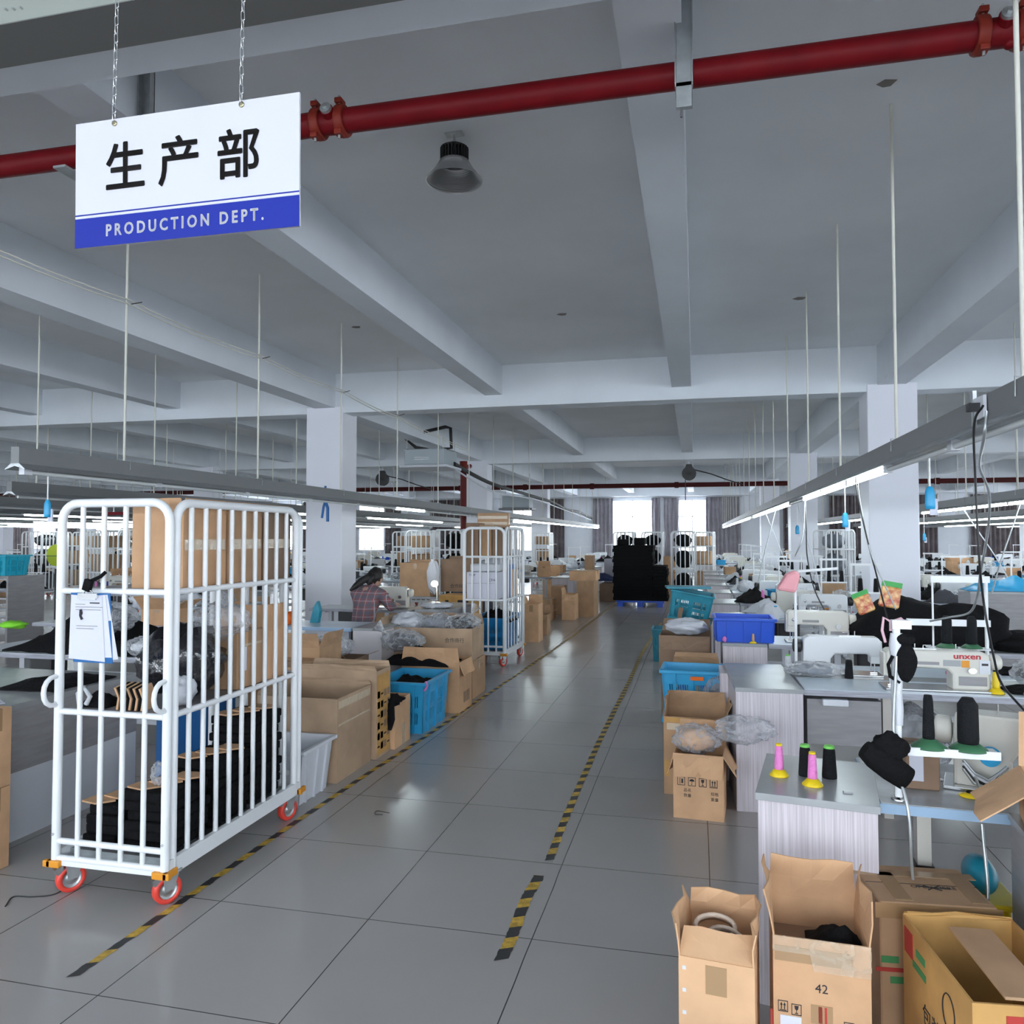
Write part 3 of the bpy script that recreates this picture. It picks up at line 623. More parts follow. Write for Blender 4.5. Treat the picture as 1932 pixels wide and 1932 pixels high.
def basket(label, x, y, z, w, d, h, rz=0, m=None, group=None, tilt=None, slots=True, name='plastic_crate', taper=.12, closed_base=True, cat='crate'):
    """Tapered stacking crate with rim, ribs and slotted sides."""
    t = thing(name, label, cat, (x, y, z), rz, group)
    if tilt: t.rotation_euler = (tilt[0], tilt[1], rz)
    m = m or M_sky; b = MB(); k = 1 - taper; th = .006
    o_ = [(-w / 2, -d / 2), (w / 2, -d / 2), (w / 2, d / 2), (-w / 2, d / 2)]
    def lerp(a, e, u): return tuple(a[i] + (e[i] - a[i]) * u for i in range(3))
    for i in range(4):
        a, c = o_[i], o_[(i + 1) % 4]
        A, B_, Ct, D = (a[0] * k, a[1] * k, 0), (c[0] * k, c[1] * k, 0), (c[0], c[1], h), (a[0], a[1], h)
        nrm = Vector((a[0] + c[0], a[1] + c[1], 0)).normalized() * th
        def patch(u0, u1, v0, v1):
            P = [lerp(lerp(A, B_, u), lerp(D, Ct, u), v) for u, v in ((u0, v0), (u1, v0), (u1, v1), (u0, v1))]
            P = [Vector(q) for q in P]; b.add(P + [q - nrm for q in P], [(0, 1, 2, 3), (7, 6, 5, 4), (0, 4, 5, 1), (1, 5, 6, 2), (2, 6, 7, 3), (3, 7, 4, 0)])
        if slots:
            bands = [(.18, .40), (.50, .72)] if i % 2 == 0 else [(.2, .42), (.52, .74)]
            prev = 0
            for lo, hi in bands:
                patch(0, 1, prev, lo)
                ng = 15; cuts = [0, .09] + [.09 + .34 * j / (ng - 1) for j in range(1, ng)] ; u = 0
                segs = []; e0 = .10
                for blk in (.10, .56):
                    segs.append((e0, blk)); 
                    for j in range(9): segs.append((blk + .34 * (j + .55) / 9, blk + .34 * (j + 1) / 9))
                    e0 = blk + .34
                segs.append((e0, 1)); segs[0] = (0, .10)
                for u0, u1 in segs: patch(u0, u1, lo, hi)
                prev = hi
            patch(0, 1, prev, 1)
        else: patch(0, 1, 0, 1)
    if closed_base: b.b2(-w / 2 * k, w / 2 * k, -d / 2 * k, d / 2 * k, 0, .008)
    b.build('body', m, t)
    r = MB(); e = .022; ht = .022
    r.b2(-w / 2 - e, w / 2 + e, -d / 2 - e, -d / 2, h - ht, h).b2(-w / 2 - e, w / 2 + e, d / 2, d / 2 + e, h - ht, h).b2(-w / 2 - e, -w / 2, -d / 2, d / 2, h - ht, h).b2(w / 2, w / 2 + e, -d / 2, d / 2, h - ht, h)
    r.build('rim', m, t, bev=.004)
    r = MB()
    for i in range(4):
        for u in (-.3, 0, .3):
            if i % 2 == 0: s = -1 if i == 0 else 1; r.tube([(u * w * k, s * (d / 2 * k + .004), .0), (u * w, s * (d / 2 + .004), h - .01)], .009, 4)
            else: s = 1 if i == 1 else -1; r.tube([(s * (w / 2 * k + .004), u * d * k, .0), (s * (w / 2 + .004), u * d, h - .01)], .009, 4)
    r.build('ribs', m, t)
    return t
def cabinet(label, x0, y0, w, d, h=.72, rz=0, group=None, top=None, side=None, extra=None, over=.0):
    t = thing('side_cabinet', label, 'cabinet', (x0, y0, 0), rz, group)
    MB().b2(0.004, w - .004, .004, d, .0, h - .025).build('body', side or M_lam, t, bev=.002)
    MB().b2(-over, w + over, -over, d + over, h - .025, h).build('worktop', top or M_lamtop, t, bev=.002)
    return t
def work_table(label, x0, y0, w, d, h=.72, rz=0, group=None, top=None, edge=None, legs=True, drawer=False):
    t = thing('sewing_table', label, 'table', (x0, y0, 0), rz, group)
    MB().b2(0, w, 0, d, h - .035, h - .003).build('edge_band', edge or M_greyedge, t)
    MB().b2(.004, w - .004, .004, d - .004, h - .003, h).build('tabletop', top or M_bluetop, t)
    if legs:
        for x in (.16, w - .16):
            b = MB().b2(x - .025, x + .025, d / 2 - .03, d / 2 + .03, .03, h - .035).b2(x - .025, x + .025, .04, d - .04, 0, .03).b2(x - .03, x + .03, .06, d - .06, h - .055, h - .035)
            b.build('leg', M_bin, t)
        MB().b2(.16, w - .16, d / 2 - .02, d / 2 + .02, .12, .16).build('cross_rail', M_bin, t)
        MB().b2(.3, .52, d / 2 - .1, d / 2 + .08, h - .26, h - .04).build('motor', M_black, t, bev=.02)
    if drawer: MB().b2(.02, .3, .02, d - .05, h - .12, h - .036).build('drawer', M_lamd, t)
    return t
def sewing_machine(label, loc, rz=0, m=None, group=None, brand=False, z0=None):
    """Lockstitch head: needle end at -x, hand wheel at +x, operator at -y."""
    m = m or M_mach; t = thing('sewing_machine', label, 'sewing machine', loc, rz, group)
    MB().b2(-.26, .27, -.09, .09, 0, .012).build('bed_plate', M_steel, t, bev=.002)
    out = [(-.25, .13), (-.25, .245), (-.235, .265), (.2, .265), (.235, .245), (.24, .01), (.06, .01), (.06, .11), (.035, .145), (-.17, .15), (-.185, .13)]
    MB().prism(out, -.055, .055).build('arm', m, t, bev=.012, seg=2)
    MB().b2(-.262, -.248, -.045, .045, .085, .24).b2(-.25, -.19, -.05, .05, .085, .14).build('head', m, t, bev=.006)
    nb = MB().tube([(-.222, 0, .09), (-.222, 0, .018)], .004, 8).tube([(-.2, 0, .09), (-.2, 0, .03)], .004, 8); nb = nb.build('needle_bar', M_steel, t)
    MB().b2(-.235, -.19, -.012, .02, .014, .022).build('presser_foot', M_steel, nb)
    b = MB().lathe([(.02, .24), (.045, .245), (.05, .255), (.05, .285), (.044, .295), (.02, .3), (0, .3)], (0, 0, .19), 20, 'X'); b.build('hand_wheel', m if m is M_beige else M_black, t)
    MB().b2(-.13, .0, -.058, -.055, .17, .19).b2(.09, .22, -.0575, -.055, .04, .1).build('face_strip', M_lamd, t)
    MB().tube([(.15, -.056, .14), (.15, -.072, .14)], .02, 16).build('stitch_dial', M_steel, t)
    b = MB().tube([(-.1, 0, .265), (-.1, 0, .3)], .003, 6).tube([(-.06, 0, .265), (-.06, 0, .29), (-.02, .01, .29)], .003, 6).tube([(.1, .02, .265), (.1, .02, .30)], .003, 6).b2(-.14, .0, -.012, .012, .264, .27); b.build('thread_guide', M_steel, t)
    MB().lathe([(.0, -.075), (.014, -.075), (.014, -.055), (0, -.055)], (-.2, 0, .19), 12, 'Y').build('tension_disc', M_steel, t)
    return t
def cone(label, loc, r=.03, h=.16, base=None, thread=None, cap=None, group=None, br=.055, bh=.045, straight=False, name='thread_cone'):
    t = thing(name, label, 'thread cone', loc, 0, group); z0 = 0
    if base:
        MB().lathe([(0, 0), (br, 0), (br, .004), (r * 1.05, bh), (0, bh)], n=24).build('cone_base', base, t); z0 = bh
    if straight: pf = [(0, 0), (r, 0), (r * 1.04, h * .1), (r, h * .85), (r * .55, h), (0, h)]
    else: pf = [(0, 0), (r, 0), (r * 1.02, h * .08), (r * .8, h * .9), (r * .66, h), (0, h)]
    MB().lathe(pf, (0, 0, z0), 20).build('wound_thread', thread or M_thread, t)
    if cap: MB().lathe([(0, 0), (r * .72, 0), (r * .74, h * .03), (r * .66, h * .09), (r * .3, h * .09), (r * .25, .0)], (0, 0, z0 + h * .97), 18).build('cap', cap, t)
    return t
def thread_stand(label, loc, rz=0, h=.62, tray=.0, span=.32, group=None, m=None):
    t = thing('thread_stand', label, 'thread stand', loc, rz, group); m = m or M_white
    MB().lathe([(.03, 0), (.03, .008), (.012, .012), (.012, .02)], n=14).build('foot', M_chrome, t)
    MB().tube([(0, 0, 0), (0, 0, h)], .0095, 10).build('pole', m, t)
    MB().b2(-.02, span, -.008, .008, h - .03, h - .005).build('guide_bar', m, t)
    if tray:
        MB().b2(-.02, span, -.055, .055, tray - .006, tray).b2(-.02, span, -.058, -.052, tray - .014, tray + .004).build('spool_tray', m, t)
        for q in (.3, .8): MB().tube([(span * q, 0, tray), (span * q, 0, tray + .14)], .003, 6).build('spool_pin', M_chrome, t)
    return t
# ================================================================ FLOOR TAPE
M_tapey = mat('yellow_floor_tape', (.60, .38, .055), .5, var=.35, vscale=30); M_tapek = mat('black_floor_tape', (.03, .03, .032), .5)
def floor_tape(label, pts, stripe, w0):
    t = thing('hazard_tape', label, 'floor tape', (pts[0][0], pts[0][1], 0)); by, bk = MB(), MB()
    P = [Vector((p[0] - pts[0][0], p[1] - pts[0][1], 0)) for p in pts]; L = [0]
    for a, c in zip(P[:-1], P[1:]): L.append(L[-1] + (c - a).length)
    def at(s):
        s = max(0, min(s, L[-1] - 1e-4)); i = max(j for j in range(len(L) - 1) if L[j] <= s); return P[i] + (P[i + 1] - P[i]) * ((s - L[i]) / (L[i + 1] - L[i]))
    s = 0; k = 0; rnd = random.Random(3)
    while s < L[-1]:
        e = s + stripe; b = by if k % 2 else bk; sk = w0 * .55; n = 4; lft, rgt = [], []
        for i in range(n + 1):
            q = s + (e - s) * i / n; j1 = (rnd.random() - .5) * .006
            lft.append(at(q) + Vector((-w0 / 2 + j1, 0, 0))); rgt.append(at(q + sk) + Vector((w0 / 2 + (rnd.random() - .5) * .006, 0, 0)))
        vs = [(v.x, v.y, .0015) for v in lft] + [(v.x, v.y, .0015) for v in rgt]
        b.add(vs, [(i, i + 1, n + 1 + i + 1, n + 1 + i) for i in range(n)]); s = e; k += 1
    by.build('yellow_stripes', M_tapey, t); bk.build('black_stripes', M_tapek, t); return t
fx = [(-2.22, 2.42), (-2.21, 3.0), (-2.2, 4), (-2.17, 5), (-2.12, 6), (-2.09, 7.3), (-2.03, 9), (-1.98, 11), (-1.95, 12.6), (-1.92, 16), (-1.9, 20)]
floor_tape('black and yellow hazard tape along the left side of the aisle', fx, .095, .038)
def pz2(*a): return [tuple(PZ(x, y)[:2]) for x, y in a]
floor_tape('short worn piece of hazard tape nearest the camera in the middle of the aisle', pz2((944, 1815), (965, 1770), (990, 1700), (1018, 1652)), .085, .05)
floor_tape('long worn hazard tape along the right side of the aisle', pz2((1036, 1625), (1060, 1560), (1098, 1472), (1130, 1400), (1165, 1330), (1190, 1280), (1210, 1235), (1232, 1200), (1248, 1175)), .075, .042)
cable('loose_thread', 'loose black thread curled on the floor at left beside the cage trolley', [PZ(10, 1710, .003), PZ(25, 1692, .003), PZ(60, 1692, .003), PZ(100, 1688, .003), PZ(125, 1675, .003)], .003, M_black, 'thread')
cable('loose_thread', 'tiny loop of thread on the floor in the middle of the aisle', [PZ(735, 1534, .003), PZ(712, 1530, .003), PZ(708, 1536, .003), PZ(722, 1537, .003)], .002, M_black, 'thread')
# ================================================================ ROLL CAGES
def wheel(parent, x, y, ang, near=True, z=.065):
    w_ = thing('tmp', 'x', 'x'); del w_['label']; del w_['category']; w_.name = 'caster'; w_.parent = parent; w_.location = (x, y, 0); w_.rotation_euler = (0, 0, ang)
    r = z
    b = MB().lathe([(r * .66, -.019), (r * .93, -.019), (r, -.012), (r, .012), (r * .93, .019), (r * .66, .019)], (0, 0, r), 28, 'X', ring=True); b.build('tyre', M_redw, w_)
    MB().lathe([(0, -.014), (r * .3, -.016), (r * .3, -.01), (r * .6, -.01), (r * .68, -.018), (r * .68, .018), (r * .6, .01), (r * .3, .01), (r * .3, .016), (0, .014)], (0, 0, r), 24, 'X').build('wheel_hub', M_galv, w_)
    b = MB()
    for s in (-1, 1): b.prism([(-.02, r), (.02, r), (.045, 2 * r + .012), (-.03, 2 * r + .012)], s * .024 - .0015, s * .024 + .0015, 'X')
    b.b2(-.03, .03, -.035, .05, 2 * r + .008, 2 * r + .016); b.b2(-.04, .04, -.03, .05, 2 * r + .018, 2 * r + .024); b.build('fork', M_galv, w_)
    if near: MB().box((0, -.05, 2 * r - .012), (.034, .035, .03), rx=R(25)).box((0, -.035, 2 * r + .006), (.02, .04, .006)).build('brake_pedal', M_chrome, w_)
    return w_
def roll_cage(label, x, y, rz, w, l, h=1.755, z0=.155, fb=4, sb=9, shelves=(.82, 1.36), sides='frb', near=True, group=None, m=None, tr=.020, handles=True):
    t = thing('roll_cage', label, 'trolley', (x, y, 0), rz, group); m = m or M_white
    def frame(name, P, Q, nb, rails):                              # P, Q: ends of the panel on the floor plan
        P, Q = Vector((*P, 0)), Vector((*Q, 0)); d = (Q - P).normalized(); L = (Q - P).length; rad = .085; b = MB(); pts = [P + Vector((0, 0, z0))]
        for k in range(7): a = math.pi / 2 * k / 6; pts.append(P + d * (rad - rad * math.cos(a)) + Vector((0, 0, h - rad + rad * math.sin(a))))
        for k in range(7): a = math.pi / 2 * k / 6; pts.append(Q - d * (rad - rad * math.sin(a)) + Vector((0, 0, h - rad + rad * math.cos(a))))
        pts.append(Q + Vector((0, 0, z0))); b.tube(pts, tr, 10 if near else 6)
        o = b.build(name, m, t)
        for i in range(nb):
            c = P + d * (L * (i + 1) / (nb + 1)); MB().tube([c + Vector((0, 0, z0 + .02)), c + Vector((0, 0, h - .01))], tr * .6, 6 if near else 4).build('cage_bar', m, o)
        for z in rails: MB().tube([P + Vector((0, 0, z)), Q + Vector((0, 0, z))], tr * .75, 6 if near else 4).build('cage_rail', m, o)
    e = tr; X = w / 2 - e
    rails = [z0 + .015, z0 + .09] + list(shelves)
    if 'f' in sides: frame('front_panel', (-X, 0), (X, 0), fb, rails)
    if 'r' in sides: frame('side_panel', (X, 2.2 * e), (X, l - 2.2 * e), sb, [z0 + .03] + list(shelves))
    if 'l' in sides: frame('side_panel', (-X, 2.2 * e), (-X, l - 2.2 * e), sb, [z0 + .03] + list(shelves))
    if 'b' in sides: frame('back_panel', (-X, l), (X, l), fb, rails)
    b = MB().b2(-X, X, 0, l, z0, z0 + .012)
    for k in range(5): b.b2(-X, X, l * (k + .3) / 5, l * (k + .5) / 5, z0 + .012, z0 + .03)
    b.build('deck', M_galv, t)
    MB().b2(X - .012, X + .018, 0, l, z0 - .02, z0 + .05).b2(-X - .018, -X + .012, 0, l, z0 - .02, z0 + .05).b2(-X, X, -.012, .012, z0 - .015, z0 + .02).build('chassis', m, t, bev=.003)
    for z in shelves: MB().b2(-X + .01, X - .01, .01, l - .01, z - .004, z + .006).build('shelf', M_lamd, t)
    if near and handles:
        for s in (-1, 1): 
            pts = [(s * X, -.012, .98)] + [(s * X, -.012 - .075 * math.sin(math.pi * k / 8) ** .7, .98 - .065 * (1 - math.cos(math.pi * k / 8))) for k in range(1, 8)] + [(s * X, -.012, .85)]
            MB().tube(pts, .011, 10).build('handle', m, t)
        for s in (-1, 1):
            for z in (.28, .86, 1.32): MB().tube([(s * X, -tr - .003, z), (s * X, -tr + .002, z)], .006, 10).build('bolt', M_chrome, t)
    for sx_ in (-1, 1):
        for sy in (0, 1):
            bb = MB().b2(sx_ * X - .045, sx_ * X + .04, (sy * l) - .03, (sy * l) - .008, z0 - .02, z0 + .01).b2(sx_ * X + sx_ * .018 - .01, sx_ * X + sx_ * .018 + .012, sy * l - .03, sy * l + .05, z0 - .02, z0 + .01); bb.build('corner_bumper', M_orange, t, bev=.004)
            wheel(t, sx_ * (X - .03), .055 + sy * (l - .11), R(-28 if sy == 0 else -15), near, z=.062 if z0 < .2 else .065)
    return t
roll_cage('white roll cage trolley nearest the camera at left, loaded on three levels', -2.515, 2.95, 0, .60, 1.14)
# what it carries
for k, (y0, y1, l) in enumerate([(3.09, 3.42, 'tall plain carton on top shelf of near trolley, nearest of its three'), (3.435, 3.745, 'middle carton of the three on the top shelf of near trolley'), (3.76, 4.05, 'rearmost carton of the three on top shelf of near trolley')]):
    carton(l, -2.405, (y0 + y1) / 2, 1.367, .27, y1 - y0, .345, m=[M_card, M_card2, M_cardd][k], flaps={'r': -4, 'f': 3, 'b': 2} if k == 0 else {'r': -3, 'b': 3}, flen=.07, prints=[('rect', 0, .2, y1 - y0 - .02, .05, M_clear, 'r')], tape=False)
MB_ = MB().b2(-.06, .06, 0, .012, 0, .01)
t = thing('clipboard', 'blue clipboard with white sheets clipped to front of near trolley', 'clipboard', (-2.60, 2.905, 1.355))
t.rotation_euler = (R(4), 0, 0)
MB().b2(-.105, .1, .004, .007, -.31, .0).build('board', M_navy, t)
b = MB()
for k, (dx, rz_) in enumerate([(0.012, 5), (.004, 1), (-.012, -3)]):
    c, s = math.cos(R(rz_)), math.sin(R(rz_)); P = [(-.1, -.03 - .27), (.09, -.03 - .27), (.075, -.012), (-.085, -.012)]
    P = [(x * c - z * s + dx, x * s + z * c) for x, z in P]; y = .003 - .0022 * k
    b.add([(x, y + (.004 if z < -.2 else 0), z) for x, z in P] + [(x, y - .0006 + (.004 if z < -.2 else 0), z) for x, z in P], [(0, 1, 2, 3), (7, 6, 5, 4), (0, 4, 5, 1), (1, 5, 6, 2), (2, 6, 7, 3), (3, 7, 4, 0)])
b.build('paper_sheets', M_paper, t)
b = MB()
for k in range(5): b.b2(-.075, -.075 + [.05, .14, .13, .11, .09][k], -.0045, -.0035, -.05 - .012 * k - (.06 if k > 2 else 0), -.0485 - .012 * k - (.06 if k > 2 else 0))
b.prism([(-.055, -.075), (-.045, -.07), (-.04, -.09), (-.047, -.1), (-.038, -.115), (-.05, -.12), (-.058, -.1)], -.0045, -.0035); b.b2(.0, .05, -.0045, -.0035, -.045, -.04)
b.build('printed_lines', M_ink, t)
MB().b2(-.055, .045, -.012, .006, -.02, .0).b2(-.045, .035, -.012, -.004, -.028, -.02).tube([(-.03, -.004, 0), (-.02, -.004, .012), (.01, -.004, .012), (.02, -.004, 0)], .003, 6).build('metal_clip', M_chrome, t)
MB().box((-.01, .0, .035), (.035, .02, .05), ry=R(20)).tube([(-.01, .01, .05), (.03, .03, .07), (.05, .04, .09)], .008, 6).build('black_strap', M_cloth, t)
bag('black plastic sack of goods on the middle shelf of near trolley', (-2.46, 3.36, 1.0), (.19, .21, .17), M_bagb, 4, .3, flat=.168)
bag('clear plastic bag slumped over the black sack on the near trolley', (-2.36, 3.52, 1.17), (.12, .16, .09), M_bag, 7, .5, neck=(.05, -.04, .08))
bag('silver foil wrapped bundle at the edge of near trolley middle shelf', (-2.31, 3.14, .895), (.055, .08, .065), M_bagw, 9, .4, flat=.062)
carton('taped carton with a white label on the middle shelf of near trolley', -2.38, 3.64, .827, .24, .25, .29, m=M_card2, prints=[('rect', -.07, .15, .055, .12, M_paper, 'r'), ('rect', .0, .22, .2, .012, M_clear, 'r')])
carton('open carton with raised flap at back of near trolley middle shelf', -2.4, 3.9, .827, .26, .24, .26, m=M_card, flaps={'r': 5, 'f': 5, 'l': 5}, flen=.15)
t = thing('padded_inserts', 'row of tan foam pads with black edging leaning on near trolley middle shelf', 'foam pads', (-2.5, 3.02, .83))
for k in range(9):
    b = MB(); x = -.03 + .016 * k; b.prism([(-.03, 0), (.045, 0), (.06, .055), (.03, .115), (-.045, .1), (-.02, .05)], x, x + .010, 'X'); b.build('pad', M_cardin if k % 2 == 0 else M_cloth, t)
t = thing('support_strap', 'black and white support strap lying at front left of near trolley middle shelf', 'strap', (-2.68, 3.06, .828))
MB().heap(-.07, .08, -.05, .08, 0, .07, 3, 14, 12, 12).build('black_band', M_cloth, t); MB().tube([(-.06, -.05, .01), (-.07, -.05, .06), (-.03, -.055, .09), (.0, -.055, .05), (-.02, -.055, .015)], .011, 6).build('white_edging', M_whitecloth, t)
for k, (x, y, w, d, h, l) in enumerate([(-2.4, 3.18, .26, .3, .30, 'nearest stack of black foam sheets on bottom deck of near trolley'), (-2.66, 3.2, .2, .28, .22, 'low folded black foam sheets at the front left of near trolley bottom deck'), (-2.4, 3.52, .27, .3, .33, 'second stack of black foam sheets on near trolley bottom deck'), (-2.42, 3.86, .28, .3, .47, 'tallest stack of black foam sheets at rear of near trolley bottom deck')]):
    t = thing('foam_stack', l, 'foam sheets', (x, y, .19)); b = MB(); n = int(h / .045)
    for i in range(n): b.box(((i * 37 % 7 - 3) * .003, (i * 53 % 5 - 2) * .004, .0225 + i * .045), (w - .02, d - .02, .043), rz=R((i * 29 % 9 - 4) * .8))
    b.build('black_sheets', M_cloth, t, bev=.008)
    b = MB(); z = n * .045
    for i in range(3): c = Vector(((i - 1) * .06, (i - 1) * .07, 0)); b.prism([(c.x - .07, c.y - .04), (c.x + .02, c.y - .06), (c.x + .08, c.y), (c.x + .02, c.y + .05), (c.x - .06, c.y + .04)], z + .006 * i, z + .006 * i + .008, 'Z')
    b.build('tan_offcuts', M_cardin, t)
bag('twist of clear wrap standing on the front foam stack of near trolley', (-2.36, 3.07, .535), (.035, .035, .05), M_bag, 12, .5)
# ================================================================ RIGHT FOREGROUND
def S3(x, y, z): return tuple(round(q, 3) for q in PZ(x, y, z))
# four cartons in the lower right corner
def rim_carton(label, fl, fr, z, d, h=None, **kw):
    """A carton found from the two front corners of its rim."""
    a, b_ = PZ(*fl, z), PZ(*fr, z); rz = math.atan2(b_.y - a.y, b_.x - a.x); w_ = (b_ - a).length; c = (a + b_) / 2 + Vector((-math.sin(rz), math.cos(rz), 0)) * d / 2
    return c, w_, rz, carton(label, c.x, c.y, 0, w_, d, z, rz=rz, **kw)
c1, w1, r1, t1 = rim_carton('small open carton holding two beige straps, leftmost of the cartons in the foreground', (1280, 1802), (1424, 1828), .45, .26, m=M_card4, flaps={'b': -4, 'l': 14, 'f': -55, 'r': 2}, flen=.085,
       prints=[('rect', -.085, y, .010, .010, M_bin, 'f') for y in (.42, .36, .30)])
t = thing('support_brace', 'pair of beige padded elastic straps lying in the small left carton', 'strap', (c1.x, c1.y, .415), r1)
for k, (c, rz_) in enumerate([((-.02, .06, .03), 8), ((.03, .02, .015), -25)]):
    b = MB(); pts = [(math.cos(a) * .062, math.sin(a) * .035, .0) for a in [2 * math.pi * q / 20 for q in range(20)]]
    b.T = Matrix.Translation(c) @ Matrix.Rotation(R(rz_), 4, 'Z') @ Matrix.Rotation(R(50), 4, 'X')
    b.add([(x, y, z) for x, y, z in pts] + [(x, y, z + .04) for x, y, z in pts] + [(x * .82, y * .75, z) for x, y, z in pts] + [(x * .82, y * .75, z + .04) for x, y, z in pts],
          [(i, (i + 1) % 20, 20 + (i + 1) % 20, 20 + i) for i in range(20)] + [(40 + i, 60 + i, 60 + (i + 1) % 20, 40 + (i + 1) % 20) for i in range(20)] + [(20 + i, 20 + (i + 1) % 20, 60 + (i + 1) % 20, 60 + i) for i in range(20)] + [(i, 40 + i, 40 + (i + 1) % 20, (i + 1) % 20) for i in range(20)], True)
    b.build('band', mat('beige_elastic', (.72, .58, .47), .8, bump=.3, bscale=60), t); b2_ = MB(); b2_.T = b.T; b2_.box((0, -.036, .02), (.035, .006, .044)); b2_.build('velcro_patch', M_cardin, t)
plain('packing_pad', 'cardboard pad under the beige straps in the small left carton', 'pad', MB().b2(-w1 / 2 + .008, w1 / 2 - .008, -.12, .12, 0, .02), M_cardin, (c1.x, c1.y, .37), r1)
c2, w2, r2, t2 = rim_carton('open carton marked 42 with handling symbols, in the middle of the front row', (1458, 1764), (1643, 1789), .50, .27, m=M_card, flaps={'b': -2, 'l': 7, 'r': 3}, flen=.12, tape=False,
            prints=[('rect', -.02, .455, .2, .04, M_tape, 'f'), ('text', '42', .034, -.0, .372, M_ink, 'f'), ('frame', -.10, .312, .026, 'up', 'f'), ('frame', -.065, .307, .026, 'glass', 'f'), ('frame', .068, .28, .026, 'umbrella', 'f'), ('frame', .105, .275, .026, 'bar', 'f'),
                    ('rect', -.08, .270, .055, .036, M_paper, 'f'), ('rect', .0, .303, .055, .05, M_tape, 'f'), ('text', '國緣', .034, .005, .258, M_redink, 'f'), ('rect', -.004, .303, .010, .044, M_redink, 'f'), ('rect', .010, .303, .006, .044, M_redink, 'f'), ('text', 'A-1', .018, .0, .203, M_redink, 'f'), ('rect', -.13, .2, .006, .2, M_redink, 'f')])
M_film = film('shiny_film', (.8, .7, .55), .25, .7)
fb = MB(); n = 26; vs = []
for j in range(9):
    for i in range(n + 1):
        u = i / n - .5; v = j / 8; x = u * w2 * 1.01; zz = .50 + .004 - v * .085 * (1 - .5 * (u < -.1) * v) ; yy = -.1365 - .007 * abs(noise.noise(Vector((u * 16, v * 6, 2)))) - .002
        vs.append((x, yy, zz))
fb.add(vs, [(j * (n + 1) + i, j * (n + 1) + i + 1, (j + 1) * (n + 1) + i + 1, (j + 1) * (n + 1) + i) for j in range(8) for i in range(n)], True)
o = fb.build('clear_film', M_film); o.location = (c2.x, c2.y, 0); o.rotation_euler = (0, 0, r2); tag(o, 'creased clear tape film stuck round the rim of the carton marked 42', 'film')
cl = cloth('black knitted sleeves lying inside the carton marked 42', -.04, w2 / 2 - .012, -.10, .08, .415, .075, M_cloth, 5, 12); cl.location = (c2.x + .05, c2.y - .01, .42); cl.rotation_euler = (0, 0, r2)
plain('packing_pad', 'cardboard pad under the black sleeves in the carton marked 42', 'pad', MB().b2(-w2 / 2 + .008, w2 / 2 - .008, -.125, .125, 0, .02), M_cardd, (c2.x, c2.y, .395), r2)
tl3, tr3, fr3, fl3 = PZ(1606, 1627, .5), PZ(1818, 1641, .5), PZ(1880, 1715, .5), PZ(1656, 1701, .5)
c3 = (tl3 + tr3 + fr3 + fl3) / 4; a3 = math.atan2(fr3.y - fl3.y, fr3.x - fl3.x)
carton('closed carton with heavily taped lid and crossed-out wording behind the front row', c3.x, c3.y, 0, (fr3 - fl3).length, (tl3 - fl3).length * .97, .5, rz=a3, m=M_card2, tape=False,
       prints=[('rect', .0, .075, .37, .045, M_tape, 't'), ('rect', -.09, -.02, .05, .2, M_tape, 't'), ('rect', .13, -.02, .05, .19, M_tape, 't'), ('text', 'OPEN HERE', .026, .03, -.02, M_ink, 't'), ('rect', .0, .475, .36, .045, M_tape, 'f'),
               ('rect', -.13, .3, .10, .012, M_redink, 'f'), ('rect', -.14, .33, .05, .02, M_greenink, 'f'), ('rect', -.11, .27, .06, .02, M_greenink, 'f')])
t = thing('marker_cross', 'black marker cross scribbled over the wording on the taped carton lid', 'mark', (c3.x + .03, c3.y - .02, .502), a3)
b = MB().tube([(-.02, -.018, 0), (.025, .018, 0)], .0012, 4).tube([(-.025, .012, 0), (.02, -.018, 0)], .0012, 4).tube([(-.05, .006, 0), (.05, -.004, 0)], .0012, 4); b.build('stroke', M_ink, t)
# torn open carton at the corner of the picture: rim corners back-left, back-right, front-left
A, Cc, B_ = PZ(1703, 1724, .50), PZ(1862, 1734, .50), PZ(1834, 1892, .50)
ry = math.atan2(-(B_ - A).x, -(B_ - A).y) if False else 0
dB = (A - B_).length; ra = math.atan2((A - B_).x, (A - B_).y); rB = -ra; ex = Vector((math.cos(rB), math.sin(rB), 0)); ey = Vector((-math.sin(rB), math.cos(rB), 0)); wB = .30
cB = B_ + ex * wB / 2 + ey * dB / 2
t4 = carton('torn open carton with red and green printing at the bottom right corner', cB.x, cB.y, 0, wB, dB, .50, rz=rB, m=M_card3, flaps={'b': -3}, flen=.012, tape=False,
            prints=[('rect', dB / 2 - .045, .44, .06, .07, M_redink, 'l'), ('rect', dB / 2 - .13, .44, .06, .02, M_greenink, 'l'), ('rect', dB / 2 - .12, .40, .09, .018, M_greenink, 'l'), ('text', '包装', .06, .02, .30, M_ink, 'l'), ('rect', -.05, .46, .05, .03, M_redink, 'f')])
ring = MB(); ring.tube([(-wB / 2 - .002, -.09 + .035 * math.cos(a), .40 + .045 * math.sin(a)) for a in [2 * math.pi * q / 24 for q in range(24)]], .0015, 5, closed=True); ring.build('print', M_ink, t4)
plain('loose_flap_board', 'long loose cardboard flap lying slantwise across the torn corner carton', 'board', MB().box((0, 0, 0), (.11, .34, .008)), M_card2, tuple((PZ(1826, 1748, .506) + PZ(1950, 1895, .506)) / 2), math.atan2(-(PZ(1826, 1748, .5) - PZ(1950, 1895, .5)).x, (PZ(1826, 1748, .5) - PZ(1950, 1895, .5)).y), bev=.002)
